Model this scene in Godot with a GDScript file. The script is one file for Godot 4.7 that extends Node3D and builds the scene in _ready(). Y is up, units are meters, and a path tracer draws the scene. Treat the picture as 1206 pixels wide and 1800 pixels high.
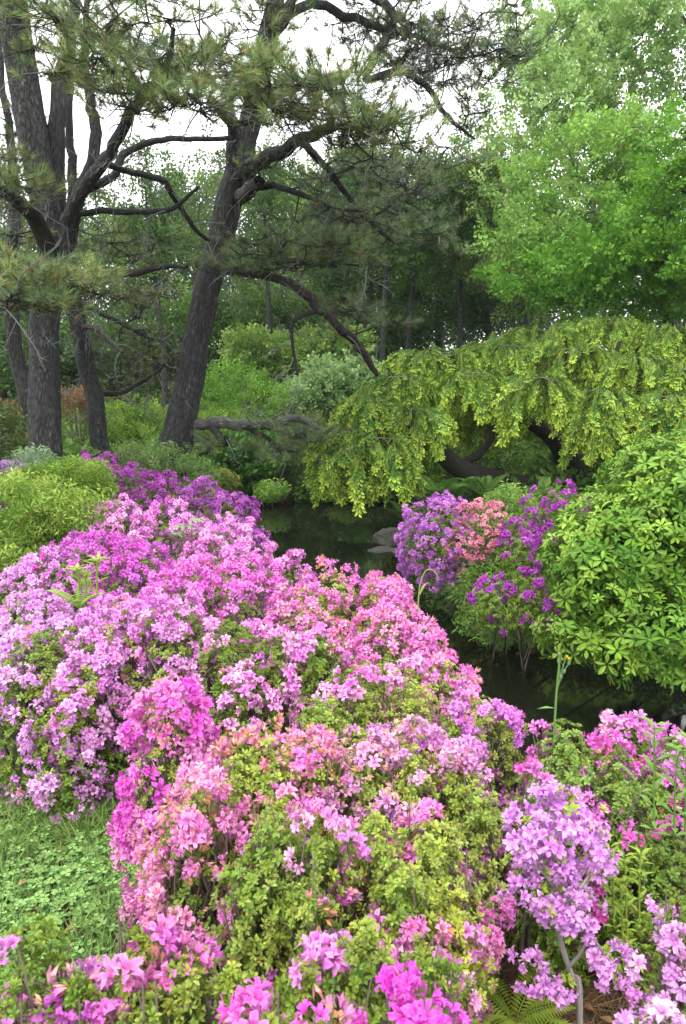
extends Node3D
# A woodland pond garden in June: azaleas in the foreground, old pines, a weeping hemlock, trees beyond.
# Points are laid out from sight lines of the photograph (1206 x 1800) and an estimated distance in metres ahead.
const FOCAL := 1413.0
const EYE := Vector3(0, 1.75, 0)
const PITCH := 0.1751
const WATER := -0.35

var rng := RandomNumberGenerator.new()
var lump := FastNoiseLite.new()
var mats := {}
var shapes := {}
var used := {}
var pond := PackedVector2Array()


# ------------------------------------------------------------------ geometry helpers
class Builder:
	var v := PackedVector3Array()
	var n := PackedVector3Array()
	var c := PackedColorArray()
	var u := PackedVector2Array()
	var i := PackedInt32Array()

	func tri(a: Vector3, b: Vector3, d: Vector3, ca: Color, cb: Color, cd: Color) -> void:
		var m := (d - a).cross(b - a).normalized()
		var k := v.size()
		v.append(a); v.append(b); v.append(d)
		n.append(m); n.append(m); n.append(m)
		c.append(ca); c.append(cb); c.append(cd)
		u.append(Vector2.ZERO); u.append(Vector2.ZERO); u.append(Vector2.ZERO)
		i.append(k); i.append(k + 1); i.append(k + 2)

	# a leaf folded along its midrib: four triangles
	func leaf(b: Vector3, along: Vector3, up: Vector3, length: float, width: float, droop: float, ca: Color, cb: Color, widest := 0.5) -> void:
		var side := along.cross(up).normalized()
		var face := side.cross(along).normalized()
		var m := b + along * length * widest - face * length * 0.04
		var l := b + along * length * widest + side * width * 0.5 + face * width * 0.12
		var r := b + along * length * widest - side * width * 0.5 + face * width * 0.12
		var t := b + along * length - face * length * droop
		tri(b, m, l, ca, ca, cb)
		tri(b, r, m, ca, cb, ca)
		tri(l, m, t, cb, ca, cb)
		tri(m, r, t, ca, cb, cb)

	func spike(b: Vector3, along: Vector3, length: float, width: float, ca: Color, cb: Color) -> void:
		var s := along.cross(Vector3(0.31, 0.86, 0.4)).normalized() * width * 0.5
		tri(b - s, b + s, b + along * length, ca, ca, cb)

	# a tube along points, with smooth normals; uv runs round (u) and along (v)
	func tube(p: PackedVector3Array, r: PackedFloat32Array, sides: int, ca: Color, cb: Color, rough := 0.0, noise: FastNoiseLite = null, vscale := 0.8) -> void:
		var k := v.size()
		var side := Vector3.ZERO
		var far := 0.0
		for a in p.size():
			var t := (p[mini(a + 1, p.size() - 1)] - p[maxi(a - 1, 0)]).normalized()
			if a == 0:
				side = t.cross(Vector3(0.2, 0.3, 0.93)).normalized()
			else:
				far += p[a].distance_to(p[a - 1])
				side = (side - t * side.dot(t)).normalized()
			var across := t.cross(side)
			for s in sides + 1:
				var w := TAU * (s % sides) / sides
				var d := side * cos(w) + across * sin(w)
				var q := r[a]
				if noise:
					q *= 1.0 + rough * noise.get_noise_3d(cos(w) * 30.0 * minf(1.0, r[0] * 5.0), far * 14.0, sin(w) * 30.0 * minf(1.0, r[0] * 5.0)) + rough * 1.2 * noise.get_noise_3d(cos(w) * 6.0, far * 6.0 + 90.0, sin(w) * 6.0)
				v.append(p[a] + d * q)
				n.append(d)
				c.append(ca.lerp(cb, float(a) / (p.size() - 1)))
				u.append(Vector2(float(s) / sides * maxf(1.0, round(r[0] * 15.0)), far * vscale))
		for a in p.size() - 1:
			for s in sides:
				var o := k + a * (sides + 1) + s
				var e := o + sides + 1
				i.append(o); i.append(e); i.append(o + 1)
				i.append(o + 1); i.append(e); i.append(e + 1)

	func mesh(m: Material) -> ArrayMesh:
		var a := []
		a.resize(Mesh.ARRAY_MAX)
		a[Mesh.ARRAY_VERTEX] = v
		a[Mesh.ARRAY_NORMAL] = n
		# colours are kept at half value, as they are stored in bytes; the materials double them
		var half := PackedColorArray()
		for k in c:
			half.append(Color(k.r * 0.5, k.g * 0.5, k.b * 0.5))
		a[Mesh.ARRAY_COLOR] = half
		a[Mesh.ARRAY_TEX_UV] = u
		a[Mesh.ARRAY_INDEX] = i
		var out := ArrayMesh.new()
		out.add_surface_from_arrays(Mesh.PRIMITIVE_TRIANGLES, a)
		out.surface_set_material(0, m)
		return out


# many copies of one small mesh
class Spread:
	var b := PackedFloat32Array()
	var count := 0

	func put(t: Transform3D, c: Color) -> void:
		var x := t.basis.x
		var y := t.basis.y
		var z := t.basis.z
		var o := t.origin
		b.append_array(PackedFloat32Array([x.x, y.x, z.x, o.x, x.y, y.y, z.y, o.y, x.z, y.z, z.z, o.z, c.r, c.g, c.b, 1.0]))
		count += 1


func spread_node(called: String, s: Spread, m: Mesh, parent: Node3D) -> MultiMeshInstance3D:
	if s.count == 0:
		return null
	var mm := MultiMesh.new()
	mm.transform_format = MultiMesh.TRANSFORM_3D
	mm.use_colors = true
	mm.mesh = m
	mm.instance_count = s.count
	mm.buffer = s.b
	var o := MultiMeshInstance3D.new()
	o.name = called
	o.multimesh = mm
	o.set_meta("kind", "stuff")
	parent.add_child(o, true)
	return o


func part(called: String, m: Mesh, parent: Node3D, at := Transform3D.IDENTITY, over: Material = null) -> MeshInstance3D:
	var o := MeshInstance3D.new()
	o.name = called
	o.mesh = m
	o.transform = at
	if over:
		o.material_override = over
	parent.add_child(o, true)
	return o


func numbered(called: String) -> String:
	used[called] = used.get(called, 0) + 1
	return called if used[called] == 1 else "%s_%03d" % [called, used[called] - 1]


func tag(o: Node3D, label: String, category: String, group := "", kind := "") -> void:
	o.set_meta("label", label)
	if category:
		o.set_meta("category", category)
	if group:
		o.set_meta("group", group)
	if kind:
		o.set_meta("kind", kind)


func thing(called: String, label: String, category: String, at: Vector3, group := "") -> Node3D:
	var o := Node3D.new()
	o.name = numbered(called)
	o.position = at
	add_child(o)
	tag(o, label, category, group)
	return o


# the point seen at a pixel of the photograph, d metres ahead
func at(x: float, y: float, d: float) -> Vector3:
	var a := (x - 603.0) / FOCAL
	var b := -(y - 900.0) / FOCAL
	var f := cos(PITCH) + b * sin(PITCH)
	var h := b * cos(PITCH) - sin(PITCH)
	return EYE + Vector3(a / f * d, h / f * d, -d)


func on_plane(x: float, y: float, h: float) -> Vector3:
	var p := at(x, y, 1.0) - EYE
	return EYE + p * ((h - EYE.y) / p.y)


func aim(up: Vector3, spin: float, s: float, o: Vector3) -> Transform3D:
	var y := up.normalized()
	var x := y.cross(Vector3(0.123, 0.456, 0.88)).normalized()
	x = x.rotated(y, spin)
	return Transform3D(Basis(x * s, y * s, x.cross(y) * s), o)


func rnd(a: float, b: float) -> float:
	return rng.randf_range(a, b)


func ball() -> Vector3:
	var z := rnd(-1, 1)
	var w := rnd(0, TAU)
	var r := sqrt(1.0 - z * z)
	return Vector3(r * cos(w), z, r * sin(w))


func tint(c: Color, by: float) -> Color:
	var k := 1.0 + rnd(-by, by)
	return Color(c.r * k * (1.0 + rnd(-by, by) * 0.4), c.g * k, c.b * k * (1.0 + rnd(-by, by) * 0.4))


func curve(p: Array, steps: int) -> PackedVector3Array:
	var out := PackedVector3Array()
	for a in p.size() - 1:
		var p0: Vector3 = p[maxi(a - 1, 0)]
		var p1: Vector3 = p[a]
		var p2: Vector3 = p[a + 1]
		var p3: Vector3 = p[mini(a + 2, p.size() - 1)]
		for s in steps:
			out.append(p1.cubic_interpolate(p2, p0, p3, float(s) / steps))
	out.append(p[-1])
	return out


func radii(r: Array, steps: int) -> PackedFloat32Array:
	var out := PackedFloat32Array()
	for a in r.size() - 1:
		for s in steps:
			out.append(lerpf(r[a], r[a + 1], float(s) / steps))
	out.append(r[-1])
	return out


# a limb from rows of [pixel x, pixel y, metres ahead, width in pixels]
func limb(rows: Array, root: Node3D, called: String, m: Material, sides := 12, rough := 0.06, steps := 5) -> PackedVector3Array:
	var p := []
	var r := []
	for row in rows:
		p.append(at(row[0], row[1], row[2]) - root.position)
		r.append(row[3] * 0.5 * row[2] / FOCAL)
	var b := Builder.new()
	var way := curve(p, steps)
	var thick := radii(r, steps)
	for k in range(1, way.size() - 1):
		var q := way[k] + root.position
		way[k] += Vector3(lump.get_noise_3d(q.x * 50.0, q.y * 50.0, q.z * 50.0), lump.get_noise_3d(q.x * 50.0, q.y * 50.0 + 40.0, q.z * 50.0), 0) * minf(thick[k] * 1.1, 0.11 - minf(thick[k], 0.09))
	b.tube(way, thick, sides, Color.WHITE, Color.WHITE, rough, lump)
	part(called, b.mesh(m), root)
	return way


# ------------------------------------------------------------------ ground height
func pond_distance(x: float, z: float) -> float:
	var q := Vector2(x, z)
	var best := 1e9
	for a in pond.size():
		var p := pond[a]
		var e := pond[(a + 1) % pond.size()] - p
		var t := clampf((q - p).dot(e) / e.length_squared(), 0.0, 1.0)
		best = minf(best, q.distance_squared_to(p + e * t))
	best = sqrt(best)
	return -best if Geometry2D.is_point_in_polygon(q, pond) else best


func height(x: float, z: float) -> float:
	var land := 0.0
	land += 0.42 * smoothstep(-5.0, -8.5, z) * smoothstep(0.0, -1.5, x)
	land += 0.5 * smoothstep(2.0, 4.5, x) * smoothstep(-2.0, -6.0, z)
	land += 0.035 * maxf(0.0, -z - 13.0)
	land += 0.02 * lump.get_noise_2d(x * 25.0, z * 25.0) + 0.05 * lump.get_noise_2d(x * 6.0, z * 6.0)
	if absf(x) > 9.0 or z < -19.0 or z > 0.0:
		return land
	var d := pond_distance(x, z)
	if d < 0.0:
		return WATER - 0.12 - 0.3 * minf(1.0, -d / 0.8)
	return lerpf(WATER - 0.1, land, smoothstep(-0.12, 0.9, d))


# ------------------------------------------------------------------ materials
func leaf_mat(rough := 0.5, through := 0.35) -> StandardMaterial3D:
	var key := "leaf%s_%s" % [rough, through]
	if not mats.has(key):
		var m := StandardMaterial3D.new()
		m.resource_name = key
		m.vertex_color_use_as_albedo = true
		m.albedo_color = Color(2, 2, 2).linear_to_srgb()
		m.roughness = rough
		m.metallic_specular = 0.3
		m.cull_mode = BaseMaterial3D.CULL_DISABLED
		m.backlight_enabled = through > 0.0
		m.backlight = Color(through, through, through).linear_to_srgb()
		mats[key] = m
	return mats[key]


func noise_tex(n: FastNoiseLite, ramp: Gradient, size := 512) -> NoiseTexture2D:
	var t := NoiseTexture2D.new()
	t.width = size
	t.height = size
	t.seamless = true
	t.noise = n
	if ramp:
		t.color_ramp = ramp
	return t


func gradient(stops: Array) -> Gradient:
	var g := Gradient.new()
	g.offsets = PackedFloat32Array(stops.map(func(s): return s[0]))
	g.colors = PackedColorArray(stops.map(func(s): return (s[1] as Color).linear_to_srgb()))
	return g


func bark(called: String, dark: Color, mid: Color, pale: Color, relief: float) -> StandardMaterial3D:
	var n := FastNoiseLite.new()
	n.seed = called.hash() % 1000
	n.noise_type = FastNoiseLite.TYPE_CELLULAR
	n.cellular_return_type = FastNoiseLite.RETURN_DISTANCE2_SUB
	n.frequency = 0.022
	n.domain_warp_enabled = true
	n.domain_warp_amplitude = 26.0
	n.domain_warp_frequency = 0.02
	n.fractal_octaves = 3
	var m := StandardMaterial3D.new()
	m.resource_name = called
	m.albedo_texture = noise_tex(n, gradient([[0.0, dark], [0.25, dark.lerp(mid, 0.6)], [0.55, mid], [0.85, pale], [1.0, pale.lightened(0.1)]]))
	m.heightmap_enabled = true
	m.heightmap_texture = noise_tex(n, null)
	m.heightmap_scale = relief
	m.roughness = 0.92
	var s := FastNoiseLite.new()
	s.seed = 7
	s.frequency = 0.012
	s.fractal_octaves = 5
	m.detail_enabled = true
	m.detail_blend_mode = BaseMaterial3D.BLEND_MODE_MUL
	m.detail_albedo = noise_tex(s, gradient([[0.3, Color(0.55, 0.56, 0.55)], [0.6, Color(0.95, 0.95, 0.95)], [0.7, Color(0.95, 1.0, 0.92)]]), 256)
	m.vertex_color_use_as_albedo = true
	m.albedo_color = Color(2, 2, 2).linear_to_srgb()
	mats[called] = m
	return m


# ------------------------------------------------------------------ small meshes, growing along +Y
func build_shapes() -> void:
	var W := Color(1, 1, 1)
	# azalea leaf whorls: five to seven spoon-shaped leaves, radius about 1
	for k in 4:
		var b := Builder.new()
		for ring in 2:
			var num := 5 if ring == 0 else 3
			for a in num:
				var w := TAU * (a + ring * 0.5) / num + rnd(-0.3, 0.3)
				var tilt := rnd(0.25, 0.65) if ring == 0 else rnd(0.8, 1.2)
				var d := Vector3(cos(w) * cos(tilt), sin(tilt), sin(w) * cos(tilt))
				var g := tint(W, 0.16)
				if ring == 1:
					g = g * Color(1.15, 1.1, 0.9)
				b.leaf(d * 0.08, d, Vector3.UP, rnd(0.75, 1.05) * (1.0 if ring == 0 else 0.75), rnd(0.4, 0.52), rnd(0.0, 0.18), g * 0.85, g, 0.62)
		b.spike(Vector3(0, -1.2, 0), Vector3.UP, 1.3, 0.08, Color(0.5, 0.3, 0.25), Color(0.7, 0.6, 0.4))
		shapes["whorl%d" % k] = b.mesh(leaf_mat(0.5))
	# azalea flowers: five wavy petals in a funnel, stamens; petal length about 1
	for k in 4:
		var b := Builder.new()
		var open := [0.95, 1.15, 0.75, 1.0][k] as float
		for a in 5:
			var w := TAU * a / 5.0 + rnd(-0.12, 0.12)
			var o := Vector3(cos(w), 0, sin(w))
			var s := Vector3(-sin(w), 0, cos(w))
			var wave := rnd(-0.08, 0.08)
			var r1 := o * 0.16 + Vector3.UP * 0.1
			var r2 := o * 0.46 * open + Vector3.UP * (0.5 + wave)
			var r3 := o * 0.84 * open + Vector3.UP * (0.62 + wave + rnd(-0.14, 0.1))
			var tip := o * rnd(0.98, 1.1) * open + Vector3.UP * (0.42 + wave * 2.0 + rnd(-0.15, 0.15)) + s * rnd(-0.14, 0.14)
			var c1 := Color(0.75, 0.45, 0.7)
			var lit := rnd(0.86, 1.12)
			var c2 := Color(0.97, 0.82, 0.96) * lit
			var c3 := Color(1.04, 1.2, 1.04) * lit
			var l1 := r1 - s * 0.08
			var q1 := r1 + s * 0.08
			var l2 := r2 - s * 0.27 + Vector3.UP * 0.1
			var q2 := r2 + s * 0.27 + Vector3.UP * 0.02
			var l3 := r3 - s * rnd(0.17, 0.28) + Vector3.UP * rnd(-0.06, 0.2)
			var q3 := r3 + s * rnd(0.17, 0.28) + Vector3.UP * rnd(-0.06, 0.2)
			b.tri(l1, q1, r2, c1, c1, c2)
			b.tri(l1, r2, l2, c1, c2, c3)
			b.tri(q1, q2, r2, c1, c3, c2)
			b.tri(l2, r2, r3, c3, c2, c2)
			b.tri(l2, r3, l3, c3, c2, c3)
			b.tri(r2, q2, q3, c2, c3, c3)
			b.tri(r2, q3, r3, c2, c3, c2)
			b.tri(l3, r3, tip, c3, c2, c3)
			b.tri(r3, q3, tip, c2, c3, c3)
		for a in 5:
			var w := TAU * a / 5.0 + 0.4
			b.spike(Vector3(0, 0.1, 0), Vector3(cos(w) * 0.35, 1, sin(w) * 0.35).normalized(), rnd(1.0, 1.35), 0.06, Color(1.1, 1.0, 1.05), Color(1.25, 1.6, 1.2))
		b.spike(Vector3(0, -0.5, 0), Vector3.UP, 0.62, 0.2, Color(0.5, 0.9, 0.3), Color(0.8, 0.6, 0.7))
		shapes["flower%d" % k] = b.mesh(leaf_mat(0.6, 0.4))
	# fading flowers: collapsed and hanging
	for k in 3:
		var b := Builder.new()
		for a in 5:
			var w := TAU * a / 5.0 + rnd(-0.3, 0.3)
			var o := Vector3(cos(w), 0, sin(w))
			var s := Vector3(-sin(w), 0, cos(w))
			var r2 := o * rnd(0.2, 0.36) + Vector3.UP * rnd(0.5, 0.65)
			var tip := o * rnd(0.3, 0.75) + Vector3.UP * rnd(0.75, 1.15)
			var c := W * rnd(0.75, 1.15)
			b.tri(o * 0.08, r2 - s * 0.2, r2 + s * 0.16, c * 0.8, c, c)
			b.tri(r2 - s * 0.2, tip, r2 + s * 0.16, c, c * Color(0.95, 0.8, 0.7), c)
		b.spike(Vector3(0, 0.1, 0), Vector3(0.15, 1, 0.1).normalized(), 1.4, 0.05, W, Color(1.2, 1.2, 1.0))
		shapes["faded%d" % k] = b.mesh(leaf_mat(0.7, 0.35))
	# larger leaves in whorls (the leafy azalea over the water), leaf about 1 long
	for k in 4:
		var b := Builder.new()
		var num := 5 + k % 3
		for a in num:
			var w := TAU * a / num + rnd(-0.25, 0.25)
			var tilt := rnd(0.0, 0.5)
			var d := Vector3(cos(w) * cos(tilt), sin(tilt), sin(w) * cos(tilt))
			var side := d.cross(Vector3.UP).normalized()
			var face := side.cross(d)
			var l := rnd(0.75, 1.1)
			var wd := l * rnd(0.36, 0.44)
			var g := tint(W, 0.12)
			var rib := g * Color(1.25, 1.15, 1.1)
			var prev_l := d * 0.1
			var prev_r := d * 0.1
			var prev_m := d * 0.1
			for st in 4:
				var f: float = [0.35, 0.65, 0.88, 1.0][st]
				var ww: float = [0.75, 1.0, 0.6, 0.0][st] * wd * 0.5
				var drop: float = [0.02, 0.05, 0.13, 0.2][st] * l
				var m := d * (0.1 + f * l) - face * drop
				var ll := m + side * ww + face * ww * 0.35
				var rr := m - side * ww + face * ww * 0.35
				if st == 0:
					b.tri(prev_m, m, ll, rib, rib, g)
					b.tri(prev_m, rr, m, rib, g, rib)
				elif st < 3:
					b.tri(prev_l, prev_m, ll, g, rib, g)
					b.tri(prev_m, m, ll, rib, rib, g)
					b.tri(prev_m, prev_r, rr, rib, g, g)
					b.tri(prev_m, rr, m, rib, g, rib)
				else:
					b.tri(prev_l, prev_m, m, g, rib, g)
					b.tri(prev_m, prev_r, m, rib, g, g)
				prev_l = ll
				prev_r = rr
				prev_m = m
		b.spike(Vector3(0, -1.1, 0), Vector3.UP, 1.2, 0.07, Color(0.6, 0.35, 0.3), Color(0.8, 0.9, 0.5))
		shapes["spoon%d" % k] = b.mesh(leaf_mat(0.42, 0.3))
	# leafy twigs of shrubs and trees: alternate leaves along a twig one unit long
	for k in 3:
		for kind in ["sprig", "broad", "lance"]:
			var b := Builder.new()
			var num: int = {"sprig": 16, "broad": 15, "lance": 14}[kind]
			var ln: float = {"sprig": 0.27, "broad": 0.34, "lance": 0.42}[kind]
			var wd: float = {"sprig": 0.15, "broad": 0.24, "lance": 0.11}[kind]
			for a in num:
				var f := (a + 0.5) / num
				var w := a * 2.4 + rnd(-0.5, 0.5)
				var flat := 0.45 if kind != "lance" else 1.0
				var d := Vector3(cos(w), rnd(0.2, 0.7), sin(w) * flat).normalized()
				var p := Vector3(sin(f * 5.0 + k) * 0.05, f * 0.9, cos(f * 4.0 + k) * 0.05) + Vector3(cos(w), 0, sin(w) * flat) * rnd(0.02, 0.22)
				var g := tint(W, 0.22)
				b.leaf(p, d, Vector3(rnd(-0.5, 0.5), 0.4, 1).normalized(), ln * rnd(0.7, 1.1), wd * rnd(0.8, 1.1), rnd(0.02, 0.25), g * 0.9, g)
			b.spike(Vector3.ZERO, Vector3.UP, 1.0, 0.025, Color(0.5, 0.4, 0.3), Color(0.7, 0.8, 0.5))
			shapes["%s%d" % [kind, k]] = b.mesh(leaf_mat(0.5, 0.6))
	# pine shoots: needles all round a short shoot; the first kinds carry russet pollen cones
	for k in 4:
		for far in 2:
			var b := Builder.new()
			var num := 66 if far == 0 else 36
			for a in num:
				var f := rnd(0.0, 1.0)
				var w := a * 2.399
				var out := lerpf(1.25, 0.35, f) + rnd(-0.15, 0.15)
				var d := Vector3(cos(w) * sin(out), cos(out), sin(w) * sin(out)).normalized()
				var g := tint(W, 0.22)
				b.spike(Vector3(0, f * 0.55, 0), (d + Vector3(0, -0.05, 0)).normalized(), rnd(0.55, 0.85), 0.026 if far == 0 else 0.042, g * 0.75, g * Color(1.15, 1.1, 0.9))
			b.spike(Vector3(0, -0.3, 0), Vector3.UP, 0.95, 0.09, Color(0.8, 0.5, 0.6), Color(1.2, 0.7, 0.7))
			shapes["%s%d" % ["tuft" if far == 0 else "far_tuft", k]] = b.mesh(leaf_mat(0.55, 0.2))
	# russet pollen cones round the tip of a shoot, with the pale new candle
	var pb := Builder.new()
	for a in 7:
		var w := TAU * a / 7.0 + rnd(-0.2, 0.2)
		pb.leaf(Vector3(0, rnd(0.45, 0.56), 0), Vector3(cos(w) * 0.8, rnd(0.3, 0.8), sin(w) * 0.8).normalized(), Vector3.UP, rnd(0.13, 0.21), 0.08, -0.1, Color(0.75, 0.7, 0.7), Color(1, 1, 1))
	pb.spike(Vector3(0, 0.5, 0), Vector3.UP, 0.45, 0.09, Color(1, 1.4, 1.2), Color(1, 1.7, 1.6))
	shapes["pollen"] = pb.mesh(leaf_mat(0.7, 0.0))
	# hanging hemlock sprays, +Y is the way they hang; young growth at the ends is pale
	for k in 4:
		var b := Builder.new()
		for br in 13:
			var f0 := br / 13.0
			var s := (1.0 if br % 2 == 0 else -1.0)
			var d := Vector3(s * rnd(0.15, 0.5) * (1.0 - f0 * 0.5), 1, rnd(-0.3, 0.3)).normalized() if br < 12 else Vector3.UP
			var o := Vector3(rnd(-0.03, 0.03), f0 * 0.75, rnd(-0.03, 0.03))
			var l := rnd(0.3, 0.45) * (1.1 - f0 * 0.4)
			b.spike(o, d, l, 0.02, Color(0.5, 0.4, 0.3), Color(0.5, 0.5, 0.3))
			for a in 10:
				var f := (a + 0.5) / 10.0
				var side := d.cross(Vector3(0, 0, 1)).normalized() * (1.0 if a % 2 == 0 else -1.0)
				var e := (d * 0.8 + side * rnd(0.5, 0.9) + Vector3(0, 0, rnd(-0.5, 0.5))).normalized()
				var young := smoothstep(0.45, 0.85, f) * (0.55 + 0.45 * f0)
				var g := Color(0.16, 0.3, 0.4).lerp(Color(1.15, 1.08, 0.9), young) * rnd(0.8, 1.15)
				b.leaf(o + d * l * f, e, Vector3(0, rnd(-0.4, 0.4), 1), rnd(0.07, 0.1) + 0.02 * young, rnd(0.028, 0.038) + 0.018 * young, 0.1, g * 0.85, g)
		b.spike(Vector3.ZERO, Vector3.UP, 1.0, 0.025, Color(0.5, 0.4, 0.3), Color(0.5, 0.5, 0.3))
		shapes["hang%d" % k] = b.mesh(leaf_mat(0.55, 0.25))
	# a fern frond along +Y, bending over towards +Z
	for k in 2:
		var b := Builder.new()
		var num := 22
		for a in num:
			var f := (a + 1.0) / num
			var p := Vector3(0, sin(f * 1.3) * 0.75, (1.0 - cos(f * 1.3)) * 0.75)
			var l := 0.24 * sin(PI * clampf(f * 0.9 + 0.12, 0.0, 1.0)) + 0.02
			for s in [-1.0, 1.0]:
				var d := Vector3(s, 0.25, 0.3).normalized()
				var g := tint(W, 0.12)
				b.leaf(p, d, Vector3(0, 0.6, -0.6), l, 0.05, 0.12, g * 0.9, g, 0.35)
		var way := []
		for a in 6:
			var f := a / 5.0
			way.append(Vector3(0, sin(f * 1.3) * 0.75, (1.0 - cos(f * 1.3)) * 0.75))
		b.tube(PackedVector3Array(way), PackedFloat32Array([0.01, 0.009, 0.008, 0.006, 0.005, 0.003]), 4, Color(0.8, 0.9, 0.6), Color(0.8, 1, 0.6))
		shapes["frond%d" % k] = b.mesh(leaf_mat(0.55))
	# patches of clover and of grass, about 0.16 m across
	for k in 3:
		var b := Builder.new()
		for a in 16:
			var p := Vector3(rnd(-0.1, 0.1), rnd(0.025, 0.06), rnd(-0.1, 0.1))
			var lean := Vector3(rnd(-0.3, 0.3), 1, rnd(-0.3, 0.3)).normalized()
			var turn := rnd(0, TAU)
			var g := tint(W, 0.2)
			for q in 3:
				var w := turn + TAU * q / 3.0
				var d := Vector3(cos(w), 0, sin(w))
				d = (d - lean * d.dot(lean)).normalized()
				b.leaf(p, d, lean, rnd(0.013, 0.018), rnd(0.014, 0.018), -0.05, g * 1.15, g, 0.65)
			b.spike(p, -lean, 0.05, 0.002, W, W)
		shapes["clover%d" % k] = b.mesh(leaf_mat(0.5))
		b = Builder.new()
		for a in 26:
			var p := Vector3(rnd(-0.1, 0.1), 0, rnd(-0.1, 0.1))
			var d := Vector3(rnd(-0.8, 0.8), 1, rnd(-0.8, 0.8)).normalized()
			var g := tint(W, 0.2)
			b.leaf(p, d, Vector3(rnd(-1, 1), 0.1, rnd(-1, 1)).normalized(), rnd(0.05, 0.11), 0.004, rnd(0.1, 0.5), g * 0.8, g)
		shapes["grass%d" % k] = b.mesh(leaf_mat(0.5))
		b = Builder.new()
		for a in 40:
			var p := Vector3(rnd(-0.16, 0.16), rnd(0.0, 0.02), rnd(-0.16, 0.16))
			var w := rnd(0, TAU)
			b.spike(p, Vector3(cos(w), rnd(-0.08, 0.12), sin(w)).normalized(), rnd(0.06, 0.13), 0.0025, W * rnd(0.6, 1.2), W * rnd(0.6, 1.2))
		for a in 1:
			var w := rnd(0, TAU)
			b.leaf(Vector3(rnd(-0.15, 0.15), 0.02, rnd(-0.15, 0.15)), Vector3(cos(w), 0.2, sin(w)).normalized(), Vector3.UP, rnd(0.03, 0.05), 0.025, 0.2, W * 1.1, W * 1.3)
		shapes["litter%d" % k] = b.mesh(leaf_mat(0.9, 0.0))


# ------------------------------------------------------------------ plants
func to_pixel(p: Vector3) -> Vector2:
	var q := p - EYE
	var f := -q.z * cos(PITCH) - q.y * sin(PITCH)
	var h := q.y * cos(PITCH) - q.z * -sin(PITCH) * -1.0
	h = q.y * cos(PITCH) + -q.z * sin(PITCH)
	return Vector2(603.0 + q.x / f * FOCAL, 900.0 - h / f * FOCAL) if f > 0.05 else Vector2(-9999, 0)


func in_view(p: Vector3) -> bool:
	var q := to_pixel(p)
	return q.x > -20 and q.x < 1226 and q.y > -20 and q.y < 1820


func petal_mat(c: Color) -> StandardMaterial3D:
	var key := "petal%s" % c
	if not mats.has(key):
		var m: StandardMaterial3D = leaf_mat(0.6, 0.4).duplicate()
		m.resource_name = "petal"
		m.albedo_color = Color(c.r * 2.0, c.g * 2.0, c.b * 2.0).linear_to_srgb()
		mats[key] = m
	return mats[key]


# keeps the picks that show largest as parts of their own, the rest in one mass per mesh
func deal(called: String, mass: String, picks: Array, most: int, root: Node3D) -> void:
	var order := []
	for k in picks.size():
		var t: Transform3D = picks[k][0]
		var p := t.origin + root.position
		var away := 0.0 if t.basis.y.dot(EYE - p) > -0.2 * t.basis.y.length() * p.distance_to(EYE) else 3.0
		if not in_view(p):
			away += 50.0
		order.append([p.distance_to(EYE) + away - picks[k][3], k])
	order.sort_custom(func(a, b): return a[0] < b[0])
	var mass_of := {}
	for r in order.size():
		var one: Array = picks[order[r][1]]
		if r < most and order[r][0] < 40.0:
			part(called, shapes[one[1]], root, one[0], petal_mat(one[2]))
		else:
			if not mass_of.has(one[1]):
				mass_of[one[1]] = Spread.new()
			mass_of[one[1]].put(one[0], one[2])
	for k in mass_of:
		spread_node(mass, mass_of[k], shapes[k], root)


# lobes: [pixel x, pixel y of the top, height of the top, half width in pixels, half depth in metres, base height]
# the nearest bank for a plant whose top hangs over the water
func bank(p: Vector3) -> Vector3:
	if height(p.x, p.z) > -0.2:
		return Vector3(p.x, height(p.x, p.z), p.z)
	for k in 20:
		var s := 1.0 if p.x > (0.3 if p.z < -5.0 else 1.2) else -1.0
		if true:
			var x: float = p.x + s * 0.12 * k
			if height(x, p.z) > -0.15:
				return Vector3(x, height(x, p.z), p.z)
	return Vector3(p.x, height(p.x, p.z), p.z)


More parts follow.
